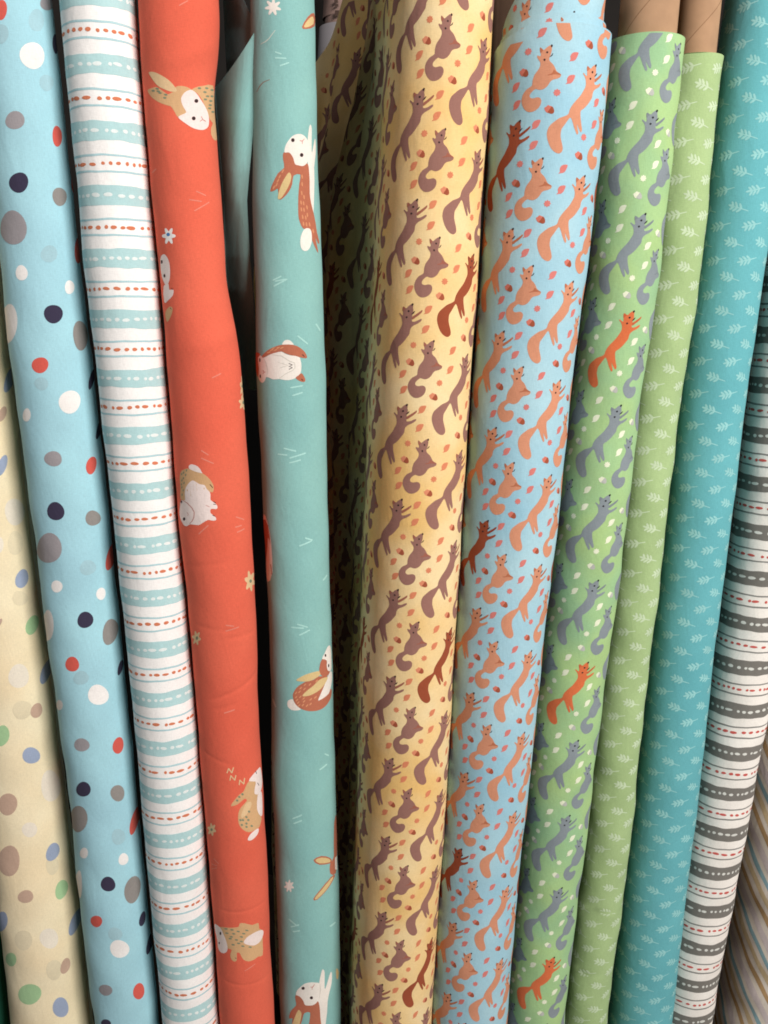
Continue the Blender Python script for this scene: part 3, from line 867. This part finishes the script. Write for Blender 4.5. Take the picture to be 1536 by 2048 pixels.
for (x, y) in ((508, 1058), (690, 1275)):
    cF.px(oval(x, y, 36, 35), dark, 4, o, s)
cF.px(stroke([(670, 1030), (710, 1042), (760, 980)], 20), nose, 4, o, s)
cF.px(stroke([(705, 1040), (705, 1090)], 18), nose, 4, o, s)
cF.px(stroke([(880, 980), (890, 1100), (870, 1280)], 14), fold, 4, o, s)
cF.px(stroke([(1255, 640), (1265, 720), (1262, 850)], 60), earc, 1, o, s)
# flowers, flicks, an ear at the top edge
cF.px(flower(546, 14, 17, 18, 7, 42, 0.5, 0.3), ivory, 1)
cF.px([(604, 54), (615, 34), (627, 26), (628, 52), (612, 58)], rust, 1, (0, 0), 1.0, 2)
cF.px([(608, 52), (617, 38), (625, 33), (626, 48), (613, 55)], earc, 2, (0, 0), 1.0, 2)
cF.px(flower(578.5, 1772, 10, 13, 7, 42, 0.45, 0.3), ivory, 1)
for org, lst in (((400, 0), [((385, 265), (415, 275)), ((385, 295), (440, 298)), ((410, 335), (455, 320))]),
                 ((400, 500), [((375, 155), (415, 135)), ((385, 160), (440, 150)), ((380, 185), (445, 150)), ((595, 380), (615, 412)), ((500, 440), (550, 480)), ((465, 705), (525, 695)), ((475, 745), (525, 730)), ((430, 1015), (490, 1030)), ((400, 1045), (445, 1050)), ((460, 1065), (540, 1040)), ((460, 1090), (515, 1075))]),
                 ((400, 1000), [((510, 235), (570, 210)), ((540, 195), (575, 205)), ((630, 410), (650, 385)), ((470, 650), (530, 655)), ((500, 635), (550, 650)), ((510, 690), (560, 665)), ((370, 1020), (385, 1060)), ((640, 1300), (658, 1308))]),
                 ((400, 1528), [((615, 30), (650, 2)), ((475, 280), (520, 262)), ((480, 305), (520, 290)), ((455, 795), (490, 825)), ((465, 835), (505, 825)), ((475, 860), (510, 855)), ((665, 830), (690, 810))])):
    for q in lst:
        cF.px(stroke(q, 12), flick, 1, org, 2.56)
cF.px(stroke([(310, 225), (335, 212), (352, 198), (385, 155)], 5), cloth('pale_thread', (205, 214, 200)), 1, (400, 0), 2.56)
cF.px(stroke([(290, 470), (305, 440), (322, 420), (355, 406)], 5), cloth('brown_thread', (150, 128, 112)), 1, (400, 0), 2.56)
cF.build('fabric', tF)
finish_roll(tF, rF, BASE_F)


def lerp_rows(rows, y):
    ys = [r[0] for r in rows]
    return [float(np.interp(y, ys, [r[k] for r in rows])) for k in range(1, len(rows[0]))]


# the corner of loose cloth that hangs between the coral roll and this one (row, left, right, depth left, depth right, bulge)
flap_rows = [(60, 424, 514, 0.790, 0.757, 0.006), (167, 424, 513, 0.789, 0.757, 0.008), (239, 430, 509, 0.787, 0.757, 0.010), (342, 440, 499, 0.786, 0.760, 0.010),
             (403, 445, 494, 0.788, 0.765, 0.010), (513, 448, 500, 0.795, 0.775, 0.008), (581, 452, 506, 0.805, 0.785, 0.006), (640, 462, 510, 0.822, 0.800, 0.004), (790, 478, 514, 0.87, 0.85, 0.002)]


def flap_fn(a, b):
    yt = 178 - 122 * a ** 1.25                              # slanting cut edge at the top
    yb = 780
    y = yb + (yt - yb) * b
    xl, xr, dl, dr, bu = lerp_rows(flap_rows, y)
    Y = dl + (dr - dl) * a - bu * math.sin(a * PI) + 0.0025 * math.sin(a * 5 + y * 0.012)
    return at_depth(xl + (xr - xl) * a, y, Y)


fl = Sheet(flap_fn, 0.04, 0.26)
Cloth(fl, BASE_F, 0.0016, 0.004).build('fabric_flap', tF)


def flap_back_fn(a, b):
    y = 420 - 560 * b
    xl = 446 + 0.05 * y
    xr = float(np.interp(y, [-140, 0, 55, 120, 240, 420], [455, 488, 513, 512, 505, 490]))
    Y = 0.805 - 0.036 * a - 0.008 * math.sin(a * PI * 0.9) + 0.03 * max(0, (y - 120) / 300)
    return at_depth(xl + (xr - xl) * a, y, Y)


fb = Sheet(flap_back_fn, 0.035, 0.22)
cfb = Cloth(fb, cloth('teal_cotton_reverse', (122, 178, 180), (112, 168, 172), 12), 0.0016, 0.005)
cfb.build('fabric_flap', tF)

# ------------------------------------------------------------------ squirrel print, traced once on the blue roll and shared by three rolls
o1, s1 = (1070, 120), 9.6
LEAP = [(1150, 95), (1168, 130), (1160, 180), (1165, 230), (1150, 300), (1140, 345), (1135, 400), (1130, 470), (1180, 480), (1225, 455), (1250, 450), (1245, 490), (1200, 535), (1150, 560), (1110, 600), (1090, 650), (1075, 730), (1030, 800), (980, 870), (910, 940), (855, 980), (845, 1050), (850, 1150), (865, 1270), (875, 1340), (860, 1395), (835, 1370), (800, 1290), (780, 1230), (790, 1320), (805, 1400), (785, 1440), (760, 1400), (720, 1290), (690, 1180), (655, 1110), (610, 1160), (540, 1260), (490, 1330), (475, 1400), (470, 1480), (490, 1580), (510, 1680), (505, 1750), (460, 1795), (400, 1795), (330, 1750), (270, 1670), (225, 1550), (208, 1440), (225, 1340), (270, 1260), (350, 1190), (450, 1120), (560, 1080), (620, 1040), (640, 970), (680, 890), (750, 800), (850, 690), (900, 610), (950, 520), (960, 450), (955, 380), (935, 320), (905, 265), (920, 250), (960, 300), (985, 300), (985, 230), (980, 160), (995, 115), (1030, 150), (1060, 165), (1090, 130), (1130, 100)]
LEAP_D = [[(985, 220), (980, 160), (995, 115), (1040, 165), (1010, 200)], [(1138, 370), (1180, 340), (1240, 290), (1270, 262), (1268, 300), (1235, 350), (1180, 400), (1138, 430)]]
LEAP_K = [oval(1090, 235, 17, 22), oval(1050, 362, 17, 22), oval(1157, 108, 16, 28, 0.2), stroke([(1135, 315), (1155, 298), (1178, 262)], 24)]
o2, s2 = (1010, 300), 12.8
SEAT = [(945, 225), (970, 270), (965, 360), (945, 440), (920, 500), (905, 560), (930, 620), (1000, 690), (1050, 780), (1080, 850), (1130, 895), (1180, 925), (1190, 950), (1170, 1000), (1090, 1040), (1000, 1060), (930, 1110), (880, 1190), (810, 1260), (720, 1300), (640, 1295), (580, 1275), (520, 1310), (460, 1370), (430, 1430), (450, 1485), (520, 1500), (600, 1480), (670, 1490), (710, 1550), (700, 1640), (650, 1730), (560, 1800), (460, 1830), (370, 1815), (290, 1740), (240, 1620), (235, 1510), (270, 1390), (350, 1280), (430, 1230), (490, 1180), (500, 1080), (540, 950), (600, 860), (660, 780), (690, 690), (680, 620), (640, 560), (610, 490), (625, 460), (660, 480), (700, 470), (700, 420), (680, 340), (685, 275), (720, 290), (770, 335), (840, 280), (900, 235)]
SEAT_D = [[(700, 410), (680, 340), (685, 270), (720, 290), (755, 340)], [(860, 940), (960, 910), (1000, 850), (1015, 820), (1080, 870), (1130, 895), (1180, 925), (1185, 950), (1100, 935), (1000, 935), (900, 955)]]
SEAT_K = [oval(857, 392, 25, 25), oval(792, 572, 25, 28), oval(968, 235, 24, 34), stroke([(925, 500), (968, 472), (995, 425)], 26)]
LEAFP = [(780, 295), (770, 350), (735, 420), (690, 455), (640, 460), (595, 468), (630, 430), (625, 370), (660, 310), (710, 290)]
ACAP = [(190, 918), (225, 895), (262, 862), (300, 878), (345, 895), (330, 960), (270, 1015), (215, 985)]
ANUT = [(335, 885), (372, 935), (378, 1000), (340, 1032), (290, 1020), (255, 995), (300, 935)]


def uvp(pts, o, s, sm=0):
    p = [(o[0] + a / s, o[1] + b / s) for a, b in pts]
    if sm:
        p = smooth(p, sm)
    return np.array([rH.uv(*q) for q in p])


def rel(polys, anchor):
    return [triangulate([tuple(q) for q in (p - anchor)]) for p in polys]


def px1(x, y):
    return np.array(rH.uv(x, y))


nR, nL, nS = px1(1191, 132), px1(1040, 242), px1(1085, 317)
nzs = [px1(1085, 317), px1(961, 1908)]
STEP = (nzs[0][1] - nzs[1][1]) / 9.0
aL = px1(1157 / s1 + o1[0], 108 / s1 + o1[1])
aS = px1(968 / s2 + o2[0], 235 / s2 + o2[1])
T_LEAP = [rel([uvp(LEAP, o1, s1, 2)], aL), rel([uvp(p, o1, s1, 2) for p in LEAP_D], aL), rel([uvp(p, o1, s1) for p in LEAP_K], aL)]
T_SEAT = [rel([uvp(SEAT, o2, s2, 2)], aS), rel([uvp(p, o2, s2, 2) for p in SEAT_D], aS), rel([uvp(p, o2, s2) for p in SEAT_K], aS)]
cl_ = px1(1070 + 695 / 9.6, 120 + 378 / 9.6)
T_LEAF = rel([uvp(LEAFP, o1, s1, 2)], cl_)
ca_ = px1(1070 + 290 / 9.6, 120 + 950 / 9.6)
T_ACORN = rel([uvp(ACAP, o1, s1, 2), uvp(ANUT, o1, s1, 2)], ca_)
T_STAR = [triangulate(flower(0, 0, 0.0027, 0.0027, 8, 32, 0.28))]
UU2 = nR[0] - nL[0]                                        # one leap column to the next
cell = [('leap', (0, 0), 0), ('leap', (-UU2, nL[1] - nR[1]), 1)]
dS = nS - nR
cell += [('seat', (dS[0], dS[1]), 0), ('seat', (dS[0] + UU2, dS[1] + STEP / 2), 0)]
for (x, y) in ((1147, 114), (1141, 158), (1072, 250), (1066, 292), (1192, 206), (1187, 250), (1017, 393), (1018, 427)):
    cell.append(('leaf', tuple(px1(x, y) - nR), 0))
for (x, y) in ((1113, 186), (1167, 275), (1040, 328)):
    cell.append(('star', tuple(px1(x, y) - nR), 0))
for (x, y) in ((1100, 219), (1158, 313), (1033, 366), (1207, 183)):
    cell.append(('acorn', tuple(px1(x, y) - nR), 0))


def squirrels(cl, anchor, pal, red_col, red_row, seed, k0=-4, k1=3):
    """Tile the print so that one leaping squirrel's nose falls on the anchor."""
    r = random.Random(seed)
    body, bodyd, alt, altd, ink, leafm, starm, capm, nutm = pal
    for k in range(k0, k1 + 1):
        for n in range(-4, 18):
            for kind, (du, dz), odd in cell:
                u = anchor[0] + du + 2 * UU2 * k
                z = anchor[1] + dz - n * STEP
                u += r.uniform(-0.0004, 0.0004); z += r.uniform(-0.0004, 0.0004)
                if kind == 'leap':
                    special = odd == red_col and (n - red_row) % 4 == 0
                    b, d = (alt, altd) if special else (body, bodyd)
                    for T in T_LEAP[0]: cl.tri(T, b, 1, u, z)
                    for T in T_LEAP[1]: cl.tri(T, d, 2, u, z)
                    for T in T_LEAP[2]: cl.tri(T, ink, 3, u, z)
                elif kind == 'seat':
                    for T in T_SEAT[0]: cl.tri(T, body, 1, u, z)
                    for T in T_SEAT[1]: cl.tri(T, bodyd, 2, u, z)
                    for T in T_SEAT[2]: cl.tri(T, ink, 3, u, z)
                elif kind == 'leaf':
                    cl.tri(T_LEAF[0], leafm, 1, u, z)
                elif kind == 'star':
                    cl.tri(T_STAR[0], starm, 1, u, z)
                else:
                    cl.tri(T_ACORN[0], capm, 1, u, z); cl.tri(T_ACORN[1], nutm, 2, u, z)


INK = cloth('dark_dye', (66, 44, 44))
# ------------------------------------------------------------------ G: yellow squirrels, loose end hanging back on the left
def tailG(z):
    zq = (ZC - z) / 0.72                                   # slope below eye level
    t = min(1.0, max(0.0, (1.14 - z) / 0.9))               # 0 at the top, 1 at the frame's foot
    e = float(np.interp(z, [0.2, 0.5, 0.75, 0.95, 1.03, 1.10, 1.16], [0.022, 0.026, 0.036, 0.050, 0.046, 0.030, 0.020]))
    w = 0.003 * math.sin(z * 19) + 0.002 * math.sin(z * 41 + 1)
    d = 1.3
    pts = [(-0.008, 0.016), (-0.013, 0.034), (-0.016 + 0.4 * w, 0.050), (-0.022 + 0.4 * w, 0.060), (-0.6 * e - 0.006 - 0.6 * w, 0.080), (-0.8 * e - 0.004 + w, 0.088),
           (-e - 0.010, 0.104), (-e - 0.010, 0.112), (-0.9 * e - 0.006, 0.122), (-e - 0.014, 0.136 + w), (-e - 0.034, 0.150), (-e - 0.046 + w, 0.172),
           (-e - 0.066, 0.180 - w), (-e - 0.085, 0.21), (-e - 0.105, 0.24)]
    return [(x, y * d) for x, y in pts]


rG.ztop = 1.26
rG.setup(-0.95, tailG)
BASE_G = cloth('yellow_cotton', (246, 216, 158), (244, 194, 108), 11)
tG = thing('fabric_roll', 'yellow cotton roll with mauve squirrels, its loose end hanging in folds', 'fabric roll', base_of(rG), GROUP)
cG = Cloth(rG, BASE_G, 0.0022, 0.005)
palG = (cloth('mauve_dye', (160, 110, 96)), cloth('mauve_rust_dye', (170, 98, 76)), cloth('russet_dye', (166, 76, 40)), cloth('russet_dye', (156, 66, 34)), INK,
        cloth('leaf_orange_dye', (232, 134, 88)), cloth('leaf_orange_dye', (232, 134, 88)), cloth('cap_salmon_dye', (234, 140, 98)), cloth('nut_rust_dye', (176, 84, 50)))
squirrels(cG, Roll.uv(rG, 974, 78), palG, 0, 2, 31, -6, 1)
cG.build('fabric', tG)
finish_roll(tG, rG, BASE_G)

# ------------------------------------------------------------------ H: blue squirrels
BASE_H = cloth('sky_blue_cotton', (172, 211, 221), (150, 198, 216), 11)
tH = thing('fabric_roll', 'thick sky blue cotton roll with peach orange squirrels', 'fabric roll', base_of(rH), GROUP)
rH.cut = 0.011
cH = Cloth(rH, BASE_H)
palH = (cloth('peach_dye', (222, 146, 108)), cloth('peach_dark_dye', (196, 112, 72)), cloth('russet_dye', (166, 76, 40)), cloth('russet_dye', (156, 66, 34)), INK,
        cloth('coral_leaf_dye', (226, 124, 114)), cloth('coral_leaf_dye', (226, 124, 114)), cloth('cap_coral_dye', (224, 118, 96)), cloth('nut_rust_dye', (176, 84, 50)))
squirrels(cH, tuple(nR), palH, 1, 0, 32, -1, 1)
cH.build('fabric', tH)


class Inner(Roll):
    def __init__(self, src, dr, zt, zb):
        self.__dict__.update(src.__dict__)
        self.fr = src.fr - dr
        self.ztop, self.zbot = zt, zb
        self.wob = 0.0007


rH2 = Inner(rH, 0.004, 1.131, 1.09)
cH2 = Cloth(rH2, BASE_H, 0.003, 0.003)
squirrels(cH2, (nR[0] + 0.013, nR[1] + 0.02), palH, 1, 0, 33, -1, 1)
cH2.build('inner_layer', tH)
rH3 = Inner(rH, 0.006, 1.165, 1.09)
rH3.cut = 0.034
cH3 = Cloth(rH3, BASE_H, 0.003, 0.003)
squirrels(cH3, (nR[0] - 0.02, nR[1] + 0.035), palH, 1, 0, 34, -1, 1)
cH3.build('inner_layer', tH)
finish_roll(tH, rH3, BASE_H, zend=1.085)

# ------------------------------------------------------------------ I: green squirrels
BASE_I = cloth('leaf_green_cotton', (172, 206, 130), (152, 196, 142), 13)
tI = thing('fabric_roll', 'leaf green cotton roll with grey squirrels on a cardboard tube', 'fabric roll', base_of(rI), GROUP)
cI = Cloth(rI, BASE_I)
palI = (cloth('slate_dye', (138, 147, 152)), cloth('slate_dark_dye', (128, 136, 140)), cloth('bright_orange_dye', (232, 112, 52)), cloth('bright_orange_dark_dye', (214, 96, 44)), cloth('black_dye', (40, 38, 42)),
        cloth('pale_cream_dye', (236, 238, 206)), cloth('pale_cream_dye', (236, 238, 206)), cloth('pale_cream_dye', (236, 238, 206)), cloth('pale_grey_dye', (190, 190, 180)))
squirrels(cI, rI.uv(1314, 221), palI, 0, 2, 35, -1, 1)
cI.build('fabric', tI)
finish_roll(tI, rI, BASE_I, 0.0232, 0.16)


# ------------------------------------------------------------------ J and K: sprigs
def sprig(L, flip):
    """A stem with paired leaflets, tip on the left, in (u, z) metres."""
    out = [stroke([(-L * 0.30, 0), (0.0, 0.0), (L * 0.62, 0.0)], 0.0012), oval(-L * 0.40, 0, L * 0.18, L * 0.06, 0, 8)]
    for x, ln in ((-0.22, 0.30), (0.0, 0.34), (0.22, 0.32)):
        for sg in (-1, 1):
            a = PI - sg * 0.85
            c, s = math.cos(a), math.sin(a)
            out.append(oval(L * x + c * L * ln * 0.5, s * L * ln * 0.5, L * ln * 0.55, L * 0.066, a, 8))
    rot = 0.22 if flip else -0.30
    R = [(math.cos(rot), -math.sin(rot)), (math.sin(rot), math.cos(rot))]
    return [triangulate([(R[0][0] * x + R[0][1] * y, R[1][0] * x + R[1][1] * y) for x, y in p]) for p in out]


SPR = (sprig(0.0158, True), sprig(0.0158, False))


def sprigs(cl, a0, U, step, mat, seed):
    r = random.Random(seed)
    for i in range(-8, 9):
        for n in range(-8, 44):
            u = a0[0] + i * U / 2
            z = a0[1] - n * step - (step / 2 if i % 2 else 0)
            for T in SPR[i % 2]:
                cl.tri(T, mat, 1, u + r.uniform(-0.0003, 0.0003), z)


stepS = 0.0366 * 0.79
BASE_J = cloth('sage_green_cotton', (172, 198, 134), (164, 190, 126), 12)
tJ = thing('fabric_roll', 'slim sage green cotton roll with pale sprigs on a cardboard tube', 'fabric roll', base_of(rJ), GROUP)
for (xa, ya, xb, yb) in ((1150, 1930, 1215, 1952), (1160, 1600, 1200, 1612), (1170, 1810, 1240, 1822)):
    (ua, za), (ub, zb) = rJ.uv(xa, ya), rJ.uv(xb, yb)
    rJ.creases.append((ua, za, ub, zb, -0.0006, 0.0016))
cJ = Cloth(rJ, BASE_J)
sprigs(cJ, rJ.uv(1429, 212), 0.0285, 0.0369 * 0.797, cloth('pale_sprig_dye', (202, 220, 180)), 41)
cJ.build('fabric', tJ)
finish_roll(tJ, rJ, BASE_J, 0.0175, 0.17)

BASE_K = cloth('turquoise_cotton', (100, 184, 190), (93, 177, 184), 10)
tK = thing('fabric_roll', 'turquoise cotton roll with pale leaf sprigs beside the grey striped roll', 'fabric roll', base_of(rK), GROUP)
cK = Cloth(rK, BASE_K)
sprigs(cK, rK.uv(1484, 589), 0.0285, 0.0364 * 0.815, cloth('pale_turquoise_dye', (148, 210, 208)), 42)
cK.build('fabric', tK)
finish_roll(tK, rK, BASE_K)

# ------------------------------------------------------------------ L: white with grey bands and red dashes
BASE_L = cloth('warm_white_cotton', (248, 240, 230), (245, 235, 224), 16)
tL = thing('fabric_roll', 'white cotton roll with grey bands and rows of red dashes', 'fabric roll', base_of(rL), GROUP)
cL = Cloth(rL, BASE_L)
zL = [rL.uv(x, y)[1] for (x, y) in ((1465, 1549), (1375, 2007))]
stepL = (zL[0] - zL[1]) / 6.0
stitched(cL, rL, zL[0] + 12 * stepL, stepL, cloth('charcoal_band_dye', (128, 122, 114)), cloth('red_dash_dye', (222, 92, 80)), cloth('grey_line_dye', (142, 138, 132)), cloth('stitch_cream', (228, 226, 216)), 26, 0.165, random.Random(22))
cL.build('fabric', tL)
finish_roll(tL, rL, BASE_L)

# ------------------------------------------------------------------ M: cream roll with slanting stripes
BASE_M = cloth('blush_cotton', (250, 238, 220), (248, 232, 214), 12)
tM = thing('fabric_roll', 'cream cotton roll wrapped with slanting gold, blue and lilac stripes', 'fabric roll', base_of(rM), GROUP)
cM = Cloth(rM, BASE_M)
goldd, yel, blu, lil = cloth('gold_stripe_dye', (210, 168, 112)), cloth('straw_stripe_dye', (236, 208, 158)), cloth('blue_stripe_dye', (156, 196, 204)), cloth('lilac_stripe_dye', (234, 218, 214))
perM = 0.088
slope = -1.55
zm0 = rM.uv(1530, 1600)[1]
for n in range(-16, 16):
    for (ph, hw, m) in ((0.0, 0.0052, goldd), (0.25, 0.0058, yel), (0.47, 0.0046, blu), (0.72, 0.0075, lil)):
        c = zm0 + (n + ph) * perM
        w = [rng.uniform(0, 6.28) for _ in range(2)]
        U = np.linspace(-2.6 * rM.R0, 2.6 * rM.R0, 160)
        z = c + slope * U
        ok = (z > 0.03) & (z < rM.ztop - 0.03)
        if ok.sum() < 3:
            continue
        ua, ub = U[ok][0], U[ok][-1]
        cM.band(lambda u: c + slope * u - hw + 0.0008 * np.sin(u * 160 + w[0]), lambda u: c + slope * u + hw + 0.0008 * np.sin(u * 190 + w[1]), m, 1, 140, ua, ub)
cM.build('fabric', tM)
finish_roll(tM, rM, BASE_M)


# ------------------------------------------------------------------ tubes standing behind the front rolls
def back_tube(label, Y, x0, y0, x1, y1, hw, ztop, mat, paper=None):
    """A bare cardboard tube standing on the shelf behind: axis through two photo points at depth Y."""
    a, b = at_depth(x0, y0, Y), at_depth(x1, y1, Y)
    R = hw / F_PX * Y
    t = thing('cardboard_tube', label, 'tube', (b.x, Y, 0.004), 'bare tubes behind the fabric rolls')
    def ax(z):
        k = (z - b.z) / (a.z - b.z)
        return b.x + (a.x - b.x) * max(k, 0.0)
    def rings(lst, n=40):
        V, Fc = [], []
        for (r, z) in lst:
            for k in range(n):
                q = 2 * PI * k / n
                V.append((ax(z) + r * math.sin(q), Y - r * math.cos(q), z))
        for i in range(len(lst) - 1):
            for k in range(n):
                Fc.append((i * n + k, i * n + (k + 1) % n, (i + 1) * n + (k + 1) % n, (i + 1) * n + k))
        return V, Fc
    V, Fc = rings([(R - 0.003, 0.004), (R, 0.004), (R, ztop - 0.001), (R - 0.001, ztop), (R - 0.003, ztop), (R - 0.003, ztop - 0.1)])
    mesh_obj('tube_wall', V, Fc, mat, t)
    if paper:
        V, Fc = rings([(R + 0.0004, paper[0]), (R + 0.0006, paper[0]), (R + 0.0006, paper[1]), (R + 0.0004, paper[1])])
        mesh_obj('paper_label', V, Fc, M_LABEL, t)
    return t, ax, R


zt = lambda y, Y: at_depth(690, y, Y).z
bt, ax, RR = back_tube('cardboard tube with white paper label behind the yellow roll', 1.18, 690, 20, 668, 400, 44, 1.36, plain('grey_cardboard', (150, 122, 112), 0.9, 50, 0.1), (zt(235, 1.18), zt(58, 1.18)))
# dark printing that runs up the tube, too small to read: short upright strokes
def mark(x, y, w, h):
    d = ray(x, y)
    c = at_depth(x, y, 1.18 - RR - 0.0004)
    ww, hh = w / F_PX * 1.1, h / F_PX * 1.1
    dx = c.x - ax(c.z)
    Yc = 1.18 - math.sqrt(max(RR * RR - dx * dx, 0)) - 0.0007
    V = [(c.x - ww, Yc, c.z - hh), (c.x + ww, Yc, c.z - hh), (c.x + ww, Yc, c.z + hh), (c.x - ww, Yc, c.z + hh)]
    mesh_obj('printed_mark', V, [(0, 1, 2, 3)], M_INK, bt, True)
for (x, y, w, h) in ((674, 26, 4, 5), (673, 10, 3.5, 2), (672, 2, 3.5, 3), (700, -2, 7, 4)):
    mark(x, y, w, h)
back_tube('cardboard tube in painted shade behind the sky blue roll', 0.93, 1020, 20, 985, 600, 42, 1.32, plain('shade_dark_cardboard', (104, 80, 64), 0.9, 50, 0.1))  # cardboard colour darkened to stand in for shade behind the rolls
tN = back_tube('olive green tube between the two squirrel and sprig tubes', 0.95, 1372, 20, 1330, 600, 30, 1.32, plain('olive_card', (84, 92, 74), 0.9, 40, 0.1))
